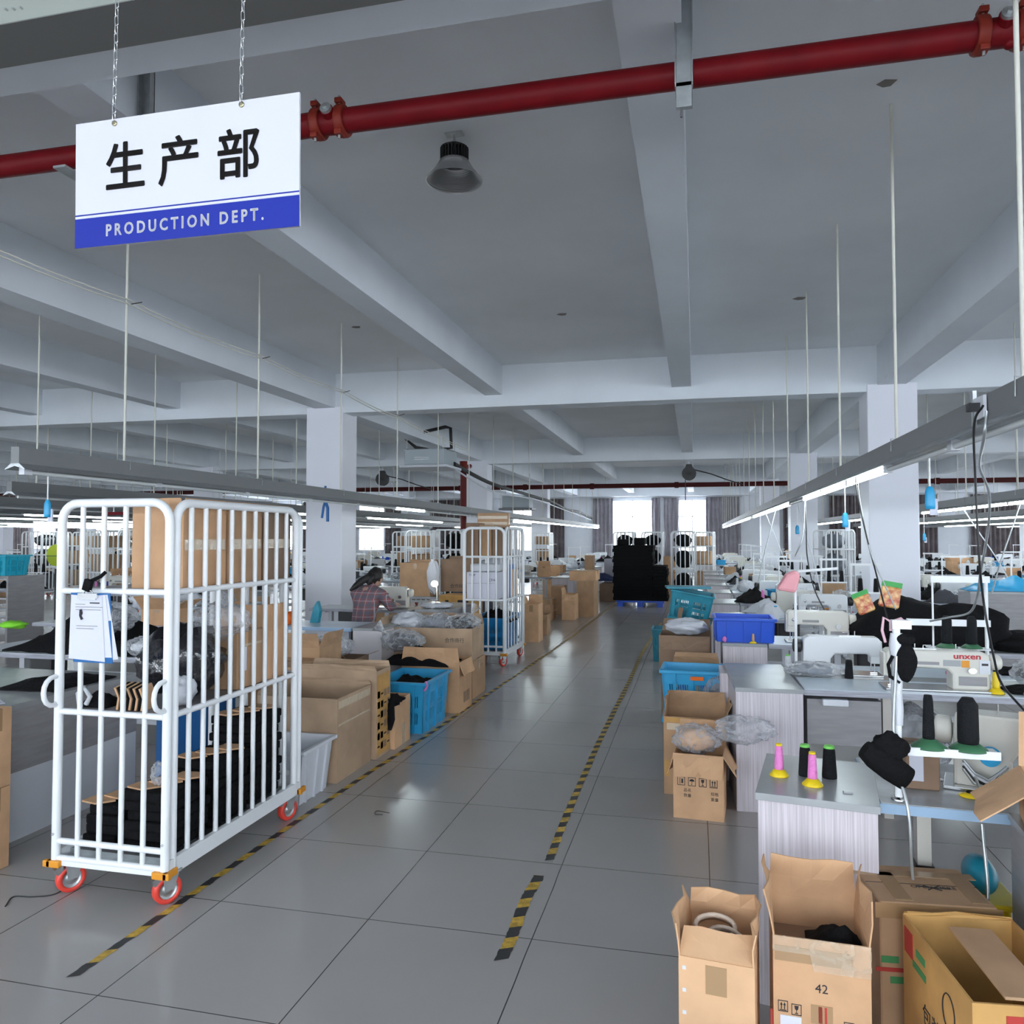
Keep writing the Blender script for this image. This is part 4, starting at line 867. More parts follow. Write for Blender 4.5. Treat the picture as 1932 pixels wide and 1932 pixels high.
# laminate cabinets at the aisle end of the near table rows
cab1 = cabinet('pale wood-grain cabinet nearest the camera, with thread cones on its grey top', .2, 2.83, .385, .52, rz=R(-9), over=.004)
M_wood = bpy.data.objects['worktop'] if False else None
TZ7 = .72
for (px, py, l, kw) in [(1470, 1463, 'pink thread spool on yellow base, left one on the near cabinet', dict(r=.0165, h=.088, base=M_yellow, thread=M_pink, cap=M_yellow, br=.034, bh=.024)),
                        (1533, 1481, 'pink thread spool on yellow base, right one on the near cabinet', dict(r=.0165, h=.088, base=M_yellow, thread=M_pink, cap=M_yellow, br=.036, bh=.024)),
                        (1519, 1463, 'black thread cone with green cap behind the pink spools', dict(r=.023, h=.108, cap=M_limeg)),
                        (1565, 1467, 'black thread cone with green cap, rightmost on the near cabinet', dict(r=.026, h=.110, cap=M_limeg))]:
    p = PZ(px, py, TZ7); cone(l, (p.x, p.y, TZ7), **kw)
p = PZ(1600, 1496, TZ7); plain('eraser', 'small grey chalk lying on the near cabinet top', 'chalk', MB().b2(-.015, .015, -.008, .008, 0, .006), M_lamtop, (p.x, p.y, TZ7))
# table of the near row
t0 = work_table('light blue edged sewing table beside the near cabinet', .595, 2.83, 1.5, .56, rz=R(-3), edge=M_blueedge, top=mat('worn_worktop', (.40, .42, .44), .3, var=.3, vscale=7), legs=False, h=.715)
for x, l in ((.16, 0), (1.3, 1)): MB().b2(x - .022, x + .022, .14, .20, .03, .68).b2(x - .03, x + .03, .02, .55, 0, .03).build('leg', M_beige, t0)
for z in (.45,): MB().b2(.13, .19, .135, .205, z, z + .02).build('black_tape_wrap', M_black, t0)
MB().lathe([(0, 0), (.03, 0), (.03, .002), (0, .002)], (.24, .33, .714), 18).build('worn_hole', M_steel, t0)
cable('power_cable', 'grey cable looping below the light blue edged table', [(.66, 2.86, 1.2), (.645, 2.85, .9), (.665, 2.76, .71), (.675, 2.76, .5), (.71, 2.76, .34), (.82, 2.78, .32), (.9, 2.8, .42), (.91, 2.86, .66)], .0055, M_galv)
# white thread stand with everything hung on it
st = thing('thread_stand', 'tall white thread stand wrapped in clear tape on the light blue edged table', 'thread stand', (.665, 2.88, .715))
MB().lathe([(.026, 0), (.026, .006), (.012, .01), (.012, .02)], n=16).build('foot', M_chrome, st)
MB().tube([(0, 0, 0), (0, 0, .595)], .0125, 12).build('pole', M_white, st)
b = MB(); b.tube([(0, 0, .25), (.001, 0, .3), (-.002, 0, .36), (.002, 0, .45), (0, 0, .52), (0, .0, .56)], [.017, .019, .018, .02, .024, .019], 9); b.build('tape_wrap', M_bagw, st)
MB().b2(-.01, .30, -.035, .035, .172, .180).b2(-.012, .30, -.04, -.034, .158, .186).build('spool_tray', M_white, st, bev=.002)
MB().b2(-.015, .045, -.014, .014, .575, .605).build('top_bracket', M_white, st)
for dx, l, kw in [(.095, 'slim black thread cone on green base, left one on the white stand', dict(r=.0185, h=.145, base=M_green, br=.055, bh=.03, straight=False)), (.215, 'stout black thread cone on green base, right one on the white stand', dict(r=.031, h=.15, base=M_green, br=.058, bh=.022, straight=True))]:
    cone(l, (.665 + dx, 2.88, .895), **kw)
t = thing('black_cloth', 'black fabric sleeve draped on the white thread stand', 'fabric', (.645, 2.85, .86))
b = MB(); b.T = Matrix.Rotation(R(20), 4, 'Y'); b.blob((-.03, -.02, .03), (.055, .035, .05), .4, 2, 3, 14); b.build('upper_fold', M_cloth, t)
b = MB(); b.T = Matrix.Rotation(R(35), 4, 'Y'); b.lathe([(.03, -.1), (.042, -.06), (.045, 0), (.04, .06), (.034, .062), (.03, 0)], (-.0, -.03, -.03), 16, 'X'); b.build('sleeve', M_cloth, t)
t = thing('black_pad', 'black padded support hanging from top of the white thread stand', 'pad', (.69, 2.865, 1.2))
MB().blob((.0, 0, -.02), (.034, .018, .068), .12, 1.5, 2, 14).blob((.0, .0, .055), (.03, .018, .02), .1, 1.5, 4, 10).build('pad_body', M_cloth, t); MB().tube([(-.04, 0, 0), (-.055, 0, -.03), (-.05, 0, -.07), (-.02, 0, -.09)], .006, 6).build('pad_strap', M_cloth, t)
t = thing('pink_ribbon', 'pale pink ribbon tied at the top of the white thread stand', 'ribbon', (.655, 2.9, 1.31))
MB().tube([(0, 0, 0), (-.025, 0, .015), (-.03, 0, -.03), (-.02, 0, -.07)], .005, 6).tube([(0, 0, .0), (.03, 0, .012), (.045, 0, -.005)], .006, 6).tube([(0, 0, 0), (.0, 0, -.03)], .008, 6).build('bow', mat('pink_ribbon', (.8, .5, .58), .6), t)
plain('black_pouch', 'small black pouch tucked behind the pink ribbon', 'pouch', MB().blob((0, 0, 0), (.02, .02, .035), .2, 2, 3, 10), M_cloth, (.645, 2.93, 1.285))
# machine and box behind the stand
carton('brown carton with a white label strip standing under the near thread stand', .775, 3.06, .716, .11, .12, .152, rz=R(-4), m=M_cardd, tape=False, prints=[('rect', -.02, .085, .045, .11, M_paper, 'f')])
sm = sewing_machine('beige sewing machine head standing behind the near thread stand', (1.13, 3.04, .716), rz=R(162), m=M_beige)
plain('blue_disc', 'round blue foam disc stuck to the near machine body', 'disc', MB().tube([(0, 0, 0), (0, -.012, 0)], .034, 24), M_sky, (.985, 3.008, .845))
t = thing('machine_lead', 'grey and blue cables bunched in front of the near machine', 'cable', (.93, 2.98, .72))
for k in range(4): MB().tube([(-.03, .02, .11 - .01 * k), (.0, .01, .07 - .012 * k), (.04, 0, .05 - .01 * k), (.08, 0, .08), (.1, 0, .1)], .006, 6).build('lead', [M_galv, M_bin, M_black, M_galv][k], t)
b = MB().tube([(0, 0, .06), (.02, 0, .0), (.04, 0, .0), (.045, 0, .05)], .005, 6); b.build('lead', M_galv, t)
p = PZ(1830, 1502, .716); cone('empty yellow spool base lying at right on the light blue edged table', (p.x, p.y, .716), r=.012, h=.006, base=M_yellow, br=.034, bh=.012)
# grey open shelf unit in the right corner with a carton on it
t = thing('shelf_unit', 'grey and white open shelf unit at the right edge of the picture', 'shelf', (.93, 2.40, 0), R(-6))
MB().b2(0, .02, 0, .40, .02, .70).b2(0.02, .6, .38, .40, .02, .70).b2(.58, .6, 0, .38, .02, .70).build('carcass', M_lamd, t, bev=.002)
MB().b2(-.004, .61, -.01, .41, .70, .72).build('top_board', M_lamtop, t)
MB().b2(-.002, .03, -.006, 0, .0, .70).b2(-.004, .61, -.014, -.006, .695, .722).b2(.03, .58, -.006, 0, .0, .04).build('white_edging', M_bin, t)
MB().b2(.02, .58, 0, .38, .36, .375).build('shelf_board', M_lamd, t)
bag('clear bag of garments on the lower shelf of the corner unit', (1.14, 2.56, .16), (.16, .11, .14), M_bag, 31, .3, fill=M_redw, flat=.135)
bag('navy garments in clear film on the upper shelf of the corner unit', (1.12, 2.58, .49), (.15, .12, .10), M_bag, 33, .25, fill=M_navy, flat=.095)
carton('large open carton resting on top of the corner shelf unit', 1.13, 2.62, .722, .34, .30, .15, rz=R(-14), m=M_card4, flaps={'f': 105, 'l': 128, 'b': 20}, flen=.17)
plain('teal_cushion', 'teal rounded cushion between the near table and the corner shelf', 'cushion', MB().blob((0, 0, 0), (.05, .09, .06), .05, 1, 2, 14), M_teal, (.93, 2.96, .46))
t = thing('stool', 'small yellow stool legs and seat beneath the teal cushion', 'stool', (.93, 2.96, 0))
for sx_ in (-1, 1):
    for sy in (-1, 1): MB().tube([(sx_ * .09, sy * .09, 0), (sx_ * .06, sy * .06, .38)], .012, 8).build('leg', M_yellow, t)
MB().b2(-.1, .1, -.1, .1, .38, .40).build('seat', M_yellow, t, bev=.006)
# ================================================================ SECOND ROW AT RIGHT
cabinet('tall wood-grain cabinet at the aisle end of the second table row', .222, 4.76, .385, .92, rz=R(2), top=M_lamtop)
plain('wood_panel', 'narrow grey laminate panel standing left behind the second cabinet', 'panel', MB().b2(0, .06, 0, .35, 0, .70), M_lam, (.155, 5.35, 0))
tb = work_table('long pale blue worktop of the second row with two machines on it', .61, 4.80, 2.1, .96, legs=False)
MB().b2(0, 2.1, .40, .56, .7201, .7215).build('grey_inlay', M_lamtop, tb)
MB().b2(.02, .42, .03, .5, .40, .66).build('drawer_box', M_lamd, tb)
MB().b2(.1, .24, -.012, .03, .63, .668).build('drawer_handle', M_bin, tb, bev=.006)
for x in (.43, 1.2, 2.0): MB().b2(x, x + .05, .04, .09, 0, .685).build('leg', mat('beige_leg', (.45, .42, .38), .5) if x < 1 else M_bin, tb)
for x in (.02,): MB().b2(x, x + .02, .03, .5, 0, .40).build('side_board', M_lamd, tb)
mu = sewing_machine('cream sewing machine with red lettering on the second table row', (1.36, 4.98, .722), rz=R(0), m=M_beige); mu.scale = (1.12, 1.1, .86)
text('unxen', .052, mat('logo_red', (.5, .02, .03), .5), mu, (.13, -.0572, .232), (R(90), 0, 0), bold=.0012)
MB().b2(.02, .10, -.0585, -.055, .165, .205).build('tension_panel', M_lamtop, mu); MB().b2(.105, .14, -.059, -.055, .16, .205).build('orange_sticker', M_orange, mu); MB().b2(.185, .235, -.059, -.055, .12, .21).build('control_display', M_bin, mu); MB().b2(.195, .225, -.0605, -.059, .175, .19).build('screen', M_black, mu)
mw = sewing_machine('white sewing machine facing away, on the far side of second row', (.90, 5.38, .722), rz=R(180)); mw.scale = (.95, 1, .92)
p = PZ(1872, 1308, .722); cone('yellow cone-shaped spool beside the cream machine', (p.x + .02, p.y, .722), r=.02, h=.09, thread=M_yellow, base=M_yellow, br=.042, bh=.03)
bag('long clear plastic bag lying near white machine on the second row', (.72, 5.26, .765), (.17, .09, .045), M_bag, 41, .4, 2.6, fill=M_greycloth, flat=.04)
for x, y, h, l in ((.60, 5.5, .09, 'small white thread cone behind the clear bag on second row'), (.76, 5.55, .09, 'left of two short black cones beyond the clear bag'), (.83, 5.55, .09, 'right of two short black cones beyond the clear bag'), (.93, 5.22, .115, 'black thread cone at the right end of the clear bag')):
    cone(l, (x, y, .722), r=.022 if h < .1 else .025, h=h, thread=M_whitecloth if 'white' in l else M_thread, cap=M_limeg if 'white' in l else (M_yellow if h < .1 else None))
t = thing('table_lamp', 'work lamp with pink shade on a thin white pole', 'lamp', (.63, 5.32, .722))
MB().tube([(0, 0, 0), (0, 0, .62), (.02, 0, .66), (.26, 0, .68)], .0095, 10).build('pole', M_white, t)
MB().prism([(-.12, .54), (-.0, .52), (.03, .64), (.0, .67), (-.06, .64)], -.05, .05).build('lamp_shade', M_pinkm, t, bev=.02)
MB().lathe([(.03, 0), (.03, .01), (.01, .015)], n=12).build('foot', M_chrome, t)
# stand B behind: two poles, bars and green based cones
st = thing('thread_stand', 'white double-bar thread stand behind the cream machine', 'thread stand', (1.44, 5.32, .722))
MB().tube([(.30, 0, 0), (.30, 0, .64)], .011, 10).build('pole', M_white, st); MB().tube([(.0, .0, .3), (.0, 0, .64)], .006, 8).build('pole', M_white, st)
MB().b2(-.01, .32, -.01, .01, .6, .64).build('guide_bar', M_white, st); MB().b2(-.15, .32, -.01, .01, .33, .37).build('guide_bar', M_white, st)
MB().b2(-.03, .32, -.055, .055, .19, .197).build('spool_tray', M_white, st); MB().tube([(.0, 0, .19), (.0, 0, .35)], .006, 8).build('spool_pin', M_white, st)
for dx, l in ((.075, 'left black cone on green base behind the cream machine'), (.215, 'right black cone on green base behind the cream machine')): cone(l, (1.44 + dx, 5.32, .920), r=.03, h=.17, base=M_green, br=.06, bh=.025, straight=True)
plain('pink_cloth', 'bright pink cloth scrap between the two green based cones', 'cloth', MB().blob((0, 0, 0), (.035, .02, .045), .3, 2, 1, 10, flat=.03), mat('hot_pink', (.85, .03, .3), .7), (1.58, 5.45, .753))
bag('clear bag with black goods at the right end of the second row', (1.98, 5.12, .81), (.17, .14, .09), M_bag, 45, .35, fill=M_cloth2, flat=.085)
cloth('black fabric pieces below the clear bag at the right end of second row', 1.72, 2.0, 4.9, 5.1, .722, .05, M_cloth, 17)
cloth('beige fabric pieces at the right edge of the second row worktop', 1.78, 2.1, 4.83, 4.95, .722, .06, mat('beige_cloth', (.45, .37, .29), .9, bump=.4, bscale=40), 19)
cloth('small black wrist support lying toward the back right of second row', 1.9, 2.1, 5.55, 5.7, .722, .07, M_cloth, 23)
bag('big clear bag under the second row worktop', (1.28, 5.1, .32), (.17, .17, .27), M_bagd, 47, .3, flat=.3)
plain('navy_bin', 'dark navy bin under the right part of second row worktop', 'bin', MB().b2(-.15, .15, -.12, .12, 0, .5), mat('navy_plastic', (.01, .015, .08), .5), (2.1, 5.15, 0), bev=.02)
# cartons and crates along the right side of the aisle
carton('open carton printed with symbols, nearest one on the floor right of the aisle', .02, 4.72, 0, .28, .30, .365, rz=R(-5), m=M_card, flaps={'f': 176, 'r': 150, 'l': 165, 'b': 10}, flen=.13, tape=False,
       prints=[('frame', -.095 + .06 * k, .21, .042, ['bar', 'umbrella', 'glass', 'up'][k], 'f') for k in range(4)] + [('text', '品名', .022, -.06, .16, M_ink, 'f'), ('text', '数量', .022, -.06, .13, M_ink, 'f'), ('text', '规格', .022, .09, .15, M_ink, 'f'), ('text', '重量', .022, .09, .12, M_ink, 'f')])
bag('clear bag of beige goods bulging out of the nearest right carton', (.0, 4.72, .42), (.135, .12, .085), M_bag, 51, .3, fill=M_cardin, flat=.09)
bag('loose end of clear plastic bag trailing over the right cabinet side', (.26, 4.66, .50), (.15, .06, .07), M_bag, 53, .6, 2.2)
carton('open carton with orange tape behind the nearest right carton', -.005, 5.15, 0, .38, .34, .48, rz=R(-2), m=M_card2, flaps={'l': -4, 'b': 5, 'r': 20}, flen=.1, tape=False,
       prints=[('rect', .0, .46, .36, .03, M_card3, 'f'), ('rect', .0, .42, .34, .04, M_clear, 'f'), ('rect', -.17, .16, .03, .1, M_card3, 'f')])
basket('lower blue crate of two under the slotted one right of the aisle', -.02, 5.88, 0, .40, .34, .30, m=M_sky, slots=False)
basket('sky-blue slotted crate right of the aisle, filled with coloured oddments', -.02, 5.88, .29, .42, .36, .36, rz=R(-2), m=M_sky)
cloth('coloured fabric oddments inside the sky-blue slotted crate', -.18, .14, 5.76, 6.0, .42, .16, mat('mixed_scraps', (.6, .4, .1), .8, var=.7, vscale=14, col2=(.05, .1, .5)), 25)
bag('clear bag hanging over right side of the sky-blue slotted crate', (.15, 5.66, .5), (.1, .06, .11), M_bag, 55, .4, fill=M_greycloth)
plain('orange_tag', 'orange and yellow sticker hooked on front of the sky-blue slotted crate', 'tag', MB().box((0, 0, 0), (.09, .012, .025)), M_hotorange, (.005, 5.68, .60))
carton('lower carton under the one with white sack, right of the aisle', -.09, 7.15, 0, .42, .40, .40, m=M_cardd)
carton('open brown carton with white sack on top, right of the aisle', -.09, 7.15, .402, .44, .40, .34, rz=R(-2), m=M_cardd, flaps={'f': 178, 'b': 30}, flen=.12, prints=[('text', '12', .045, .0, .1, M_bin, 'f'), ('rect', .08, .1, .07, .025, M_bin, 'f')], tape=False)
bag('white sack slumped in the open brown carton', (-.08, 7.18, .80), (.18, .14, .07), M_bagw, 57, .35)
carton('low open carton just beyond the sky-blue slotted crate', .0, 6.55, 0, .36, .3, .60, m=M_card2, flaps={'f': 30, 'b': 60}, flen=.06)
cabinet('pale cabinet carrying the royal blue crate', .215, 6.72, .36, .62)
basket('royal blue solid crate on the third-row cabinet', .40, 7.0, .722, .47, .42, .20, m=M_royal, slots=False, taper=.03)
p = PZ(1408, 1190, .722); cone('small bobbin with yellow foot in front of the royal blue crate', (p.x, 6.76, .722), r=.012, h=.06, base=M_yellow, thread=M_card, br=.03, bh=.018)
plain('pink_scrap', 'tiny pink scrap left of the royal blue crate', 'scrap', MB().blob((0, 0, 0), (.018, .018, .025), .3, 2, 2, 8), M_pink, (.235, 6.78, .747))
for k in range(3):
    basket(['lowest teal crate of the leaning stack beyond the white sack', 'middle teal crate of the leaning stack beyond the white sack', 'topmost teal crate of the leaning stack beyond the white sack'][k], -.13 + .02 * k, 9.3 + .02 * k, .02 + .30 * k, .46, .36, .36, rz=R(-6 + 3 * k), m=M_teal, tilt=(R(3), R(6 + 2 * k)), slots=k != 1)
plain('flat_lid', 'flat teal board lying on top of the leaning crates', 'lid', MB().box((0, 0, 0), (.5, .35, .02)), M_teal, (-.09, 9.35, 1.02), R(6))
basket('small teal basket left of the leaning crates', -.42, 10.4, .0, .24, .4, .42, m=M_teal)
plain('leaning_batten', 'brown wooden batten leaning on the teal crates', 'batten', MB().tube([(0, 0, 0), (.14, .1, .8)], .025, 4), M_cardd, (-.30, 9.0, 0))
# ================================================================ LEFT SIDE, NEAR
M_card5 = card('cardboard_greyish', (.46, .32, .21))
bn = basket('white plastic tub on the floor behind the near trolley', -2.56, 4.43, 0, .56, .40, .33, m=M_bin, slots=False, name='plastic_tub', cat='tub')
carton('large open carton just beyond the white plastic tub', -2.57, 4.96, 0, .58, .54, .545, m=M_card5, flaps={'b': 8, 'l': -5}, flen=.03, tape=False, prints=[('rect', .0, .5, .5, .05, M_clear, 'r'), ('rect', 0, .37, .5, .012, M_clear, 'r')])
carton('tall carton with orange side covered in printed boxes, second from the white tub', -2.57, 5.39, 0, .64, .26, .63, m=M_card5, flaps={'b': 4, 'f': 4}, flen=.04, tape=False,
       prints=[('rect', 0, .31, .24, .58, M_card3, 'r')] + [('rect', -.09 + .06 * (k % 4), .08 + .075 * (k // 4), .045, .05 if k % 3 else .012, M_ink if k % 3 == 0 else M_cardd, 'r') for k in range(24)])
carton('low plain carton with black gloves hanging out, beside the blue crate at left', -2.5, 5.70, 0, .56, .32, .36, m=M_card4, flaps={}, prints=[('rect', .02, .08, .05, .16, M_clear, 'r')], tape=False)
t = thing('glove_bundle', 'black gloves drooping over the rim of the low carton', 'gloves', (-2.27, 5.53, .36))
b = MB().blob((-.06, .05, .0), (.14, .12, .05), .5, 2.5, 3, 14); b.build('glove_heap', M_cloth, t)
for k, (x, l) in enumerate([(-.02, .16), (.03, .2), (-.09, .1)]): MB().tube([(x, -.0, .02), (x + .01, -.045, -.01), (x + .015, -.05, -l * .6), (x + .0, -.045, -l)], [.02, .026, .03, .016], 9).build('glove', M_cloth, t)
basket('tall light blue crate left of the aisle filled with black goods', -2.37, 6.32, 0, .44, .66, .42, m=M_sky)
cloth('black fabric goods heaped in the tall light blue crate', -2.56, -2.18, 6.03, 6.6, .3, .13, M_cloth, 61)
plain('pink_tie', 'pink plastic tie on corner of the tall light blue crate', 'tie', MB().tube([(0, 0, .03), (.02, -.01, 0), (0, -.015, -.035), (-.015, 0, -.04)], .009, 6), M_pink, (-2.14, 6.0, .40))
carton('carton with drooping flap beyond the tall light blue crate', -2.38, 7.0, 0, .56, .4, .46, m=M_card, flaps={'r': 165, 'f': 4}, flen=.13, prints=[('rect', -.05 + .05 * k, .12, .03, .1, M_cardd, 'r') for k in range(4)], tape=False)
cloth('black goods and film heaped over the carton with the drooping flap', -2.85, -2.2, 6.75, 7.2, .42, .16, M_cloth, 63)
bag('clear bag of black goods on the heap beyond the tall blue crate', (-2.72, 6.98, .62), (.2, .16, .10), M_bag, 65, .4, 2.2, neck=(-.12, -.05, .1), fill=M_cloth2)
carton('square taped carton at the tape line, supporting the big open carton', -2.42, 7.64, 0, .54, .48, .375, m=M_card2, prints=[('rect', .1, .3, .06, .012, M_cardd, 'r')])
carton('big open carton with green and red print filled with bagged goods', -2.62, 7.62, .38, .92, .54, .32, rz=R(3), m=M_card5, flaps={'l': 25, 'b': 12}, flen=.1, tape=False,
       prints=[('rect', -.36, .2, .06, .07, M_greenink, 'f'), ('rect', -.31, .2, .035, .06, M_redink, 'f'), ('text', '合作商行', .05, .28, .2, M_ink, 'f')])
for k, (x, m_, l) in enumerate([(-2.9, M_cloth2, 'left bag of dark goods in the big printed carton'), (-2.6, M_greycloth, 'middle bag of grey goods in the big printed carton'), (-2.32, M_cloth, 'right bag of black goods in the big printed carton')]):
    bag(l, (x, 7.62, .73), (.17, .17, .09), M_bag if k else M_bagw, 67 + k, .4, 2.2, fill=m_, neck=(.08, 0, .12) if k == 2 else None)
carton('taped carton stack end just left of the tall orange-sided carton', -3.15, 5.6, 0, .42, .5, .62, m=M_card2)
carton('upper dull carton behind the orange-sided carton', -3.2, 6.0, 0, .44, .4, .70, m=M_card2, flaps={'r': 15, 'f': 10}, flen=.12)
bag('clear bag lying on the cartons under the left sewing table', (-3.25, 6.5, .62), (.22, .18, .09), M_bag, 71, .4)
carton('dark carton below the clear bag at left of the white cabinet', -3.2, 6.5, 0, .5, .42, .52, m=M_cardd, flaps={'r': 70, 'f': 60}, flen=.12)
# white cabinet and the seated worker's row
cabinet('white-fronted cabinet with grey top left of the aisle, before the seated worker', -3.26, 7.02, .31, .9, side=mat('warm_white_laminate', (.70, .66, .68), .4), top=M_lamtop)
work_table('sewing table left of white-fronted cabinet, nearest before the seated worker', -4.75, 7.0, 1.48, .56, edge=M_blueedge)
t = thing('orange_vest', 'bright orange cloth folded on the table left of white-fronted cabinet', 'cloth', (-4.1, 7.15, .722)); MB().prism([(-.11, 0), (.1, 0), (.12, .09), (.07, .13), (-.04, .06)], -.05, .08).build('folded_cloth', M_hotorange, t, bev=.01)
plain('blue_glove', 'light blue cloth ball on the table beside the orange cloth', 'cloth', MB().blob((0, 0, 0), (.06, .05, .04), .25, 2, 3, 10, flat=.035), M_sky, (-4.28, 7.08, .758))
plain('teal_apron', 'teal cloth hung over the table edge left of seated worker', 'cloth', MB().prism([(-.04, 0), (.05, 0), (.07, .12), (.04, .22), (-.0, .16), (-.02, .08)], 0, .06), M_teal, (-3.85, 7.35, .722))
# ---- the seated worker
def skin(name, pts, edges, radii, m, parent, levels=2, root=0):
    me = bpy.data.meshes.new(name); me.from_pydata(pts, edges, []); o = bpy.data.objects.new(name, me); COL.objects.link(o); o.parent = parent
    s = o.modifiers.new('skin', 'SKIN'); s.use_smooth_shade = True
    for i, r in enumerate(radii):
        v = me.skin_vertices[0].data[i]; v.radius = r if isinstance(r, tuple) else (r, r)
    me.skin_vertices[0].data[root].use_root = True
    ss = o.modifiers.new('sub', 'SUBSURF'); ss.levels = levels; ss.render_levels = levels; me.materials.append(m); return o
W = thing('person', 'person in red and grey plaid shirt bent over a sewing machine, seen from behind', 'person', (-3.78, 8.42, 0), R(-8))
M_skin = mat('skin', (.55, .34, .25), .5); M_hair = mat('black_hair', (.012, .01, .01), .45, bump=.4, bscale=80)
def plaid():
    m = bpy.data.materials.new('plaid_shirt'); m.use_nodes = True; N = m.node_tree.nodes; L = m.node_tree.links; b = N['Principled BSDF']; b.inputs['Roughness'].default_value = .85
    tc = N.new('ShaderNodeTexCoord'); sp = N.new('ShaderNodeSeparateXYZ'); L.new(tc.outputs['Object'], sp.inputs[0])
    def st(o, per, w_, off=0):
        a = N.new('ShaderNodeMath'); a.operation = 'ADD'; L.new(o, a.inputs[0]); a.inputs[1].default_value = off + 10
        d = N.new('ShaderNodeMath'); d.operation = 'DIVIDE'; L.new(a.outputs[0], d.inputs[0]); d.inputs[1].default_value = per
        f = N.new('ShaderNodeMath'); f.operation = 'FRACT'; L.new(d.outputs[0], f.inputs[0]); l = N.new('ShaderNodeMath'); l.operation = 'LESS_THAN'; L.new(f.outputs[0], l.inputs[0]); l.inputs[1].default_value = w_; return l.outputs[0]
    cur = None; base = (.30, .11, .12, 1)
    for o, per, w_, off, c in ((sp.outputs[0], .09, .42, 0, (.13, .13, .16, 1)), (sp.outputs[2], .09, .42, 0, (.13, .13, .16, 1)), (sp.outputs[0], .09, .06, .03, (.5, .5, .52, 1)), (sp.outputs[2], .09, .06, .03, (.5, .5, .52, 1))):
        mx = N.new('ShaderNodeMix'); mx.data_type = 'RGBA'; s = st(o, per, w_, off); k = N.new('ShaderNodeMath'); k.operation = 'MULTIPLY'; L.new(s, k.inputs[0]); k.inputs[1].default_value = .75; L.new(k.outputs[0], mx.inputs[0])
        if cur is None: mx.inputs[6].default_value = base
        else: L.new(cur, mx.inputs[6])
        mx.inputs[7].default_value = c; cur = mx.outputs[2]
    L.new(cur, b.inputs['Base Color']); return m
# body: pelvis, spine, neck, head; arms reach forward to the machine; legs under the table
P = [(0, 0, .52), (0, .02, .66), (0, .07, .82), (0, .15, .96), (.005, .19, 1.02), (.01, .235, 1.09),
     (-.17, .14, .93), (-.21, .26, .76), (-.12, .46, .80), (.17, .14, .93), (.23, .27, .75), (.14, .46, .80),
     (-.1, .05, .50), (-.13, .42, .50), (-.13, .42, .10), (.1, .05, .50), (.13, .42, .50), (.13, .42, .10), (-.13, .52, .05), (.13, .52, .05)]
E_ = [(0, 1), (1, 2), (2, 3), (3, 4), (4, 5), (3, 6), (6, 7), (7, 8), (3, 9), (9, 10), (10, 11), (0, 12), (12, 13), (13, 14), (0, 15), (15, 16), (16, 17), (14, 18), (17, 19)]
Rr = [(.13, .1), (.13, .095), (.14, .1), (.11, .08), .045, .05, .05, .038, .025, .05, .038, .025, .085, .06, .035, .085, .06, .035, .03, .03]
body = skin('body', P, E_, Rr, M_skin, W)
for s, c in ((-1, (-.12, .46, .80)), (1, (.14, .46, .80))):               # hands: palm, four fingers and a thumb
    c = Vector(c); pts = [c, c + Vector((0, .05, -.01))]; ed = [(0, 1)]; rr = [.022, .028]
    for k in range(4):
        u = (k - 1.5) * .017; L0 = [.028, .034, .032, .024][k]; a = len(pts); pts += [c + Vector((u, .085, -.012)), c + Vector((u * 1.1, .085 + L0, -.018)), c + Vector((u * 1.15, .085 + 1.7 * L0, -.032))]; ed += [(1, a), (a, a + 1), (a + 1, a + 2)]; rr += [.009, .008, .0065]
    a = len(pts); pts += [c + Vector((-s * .028, .045, -.012)), c + Vector((-s * .045, .075, -.02))]; ed += [(1, a), (a, a + 1)]; rr += [.010, .008]
    skin('hand', pts, ed, rr, M_skin, W, 1)
T = [(0, 0, .50), (0, .02, .66), (0, .07, .82), (0, .145, .955), (0, .19, 1.03), (-.17, .14, .93), (-.215, .25, .77), (-.14, .43, .80), (.17, .14, .93), (.235, .26, .76), (.16, .43, .80)]
skin('shirt', T, [(0, 1), (1, 2), (2, 3), (3, 4), (3, 5), (5, 6), (6, 7), (3, 8), (8, 9), (9, 10)], [(.16, .125), (.155, .12), (.165, .125), (.15, .115), .07, .085, .058, .042, .072, .058, .042], plaid(), W)
skin('trousers', [(0, .0, .50), (-.1, .05, .50), (-.13, .42, .50), (-.13, .42, .12), (.1, .05, .50), (.13, .42, .50), (.13, .42, .12)], [(0, 1), (1, 2), (2, 3), (0, 4), (4, 5), (5, 6)], [(.15, .11), .1, .075, .05, .1, .075, .05], M_cloth2, W)
hd = MB(); hd.T = Matrix.Translation((.015, .255, 1.10)) @ Matrix.Rotation(R(-32), 4, 'X')
hd.blob((0, 0, .02), (.074, .092, .108), 0, n=18); hd.blob((0, .092, .005), (.012, .014, .02), 0, n=8)
for s in (-1, 1): hd.blob((s * .074, .0, .005), (.01, .018, .028), 0, n=8); hd.blob((s * .03, .084, .03), (.011, .007, .007), 0, n=8)
hd.blob((0, .085, -.035), (.024, .008, .007), 0, n=8); hd.build('head', M_skin, W)
b = MB(); b.T = Matrix.Translation((.015, .245, 1.10)) @ Matrix.Rotation(R(-32), 4, 'X')
b.blob((0, -.022, .04), (.088, .095, .108), .1, 3, 4, 18); b.blob((-.01, -.09, -.03), (.06, .05, .09), .2, 3, 6, 14); b.build('hair', M_hair, W)
MB().tube([(0, .12, 1.13), (-.05, .05, 1.09), (-.10, -.01, 1.03), (-.15, -.04, .98)], [.045, .045, .035, .012], 12).build('ponytail', M_hair, W)
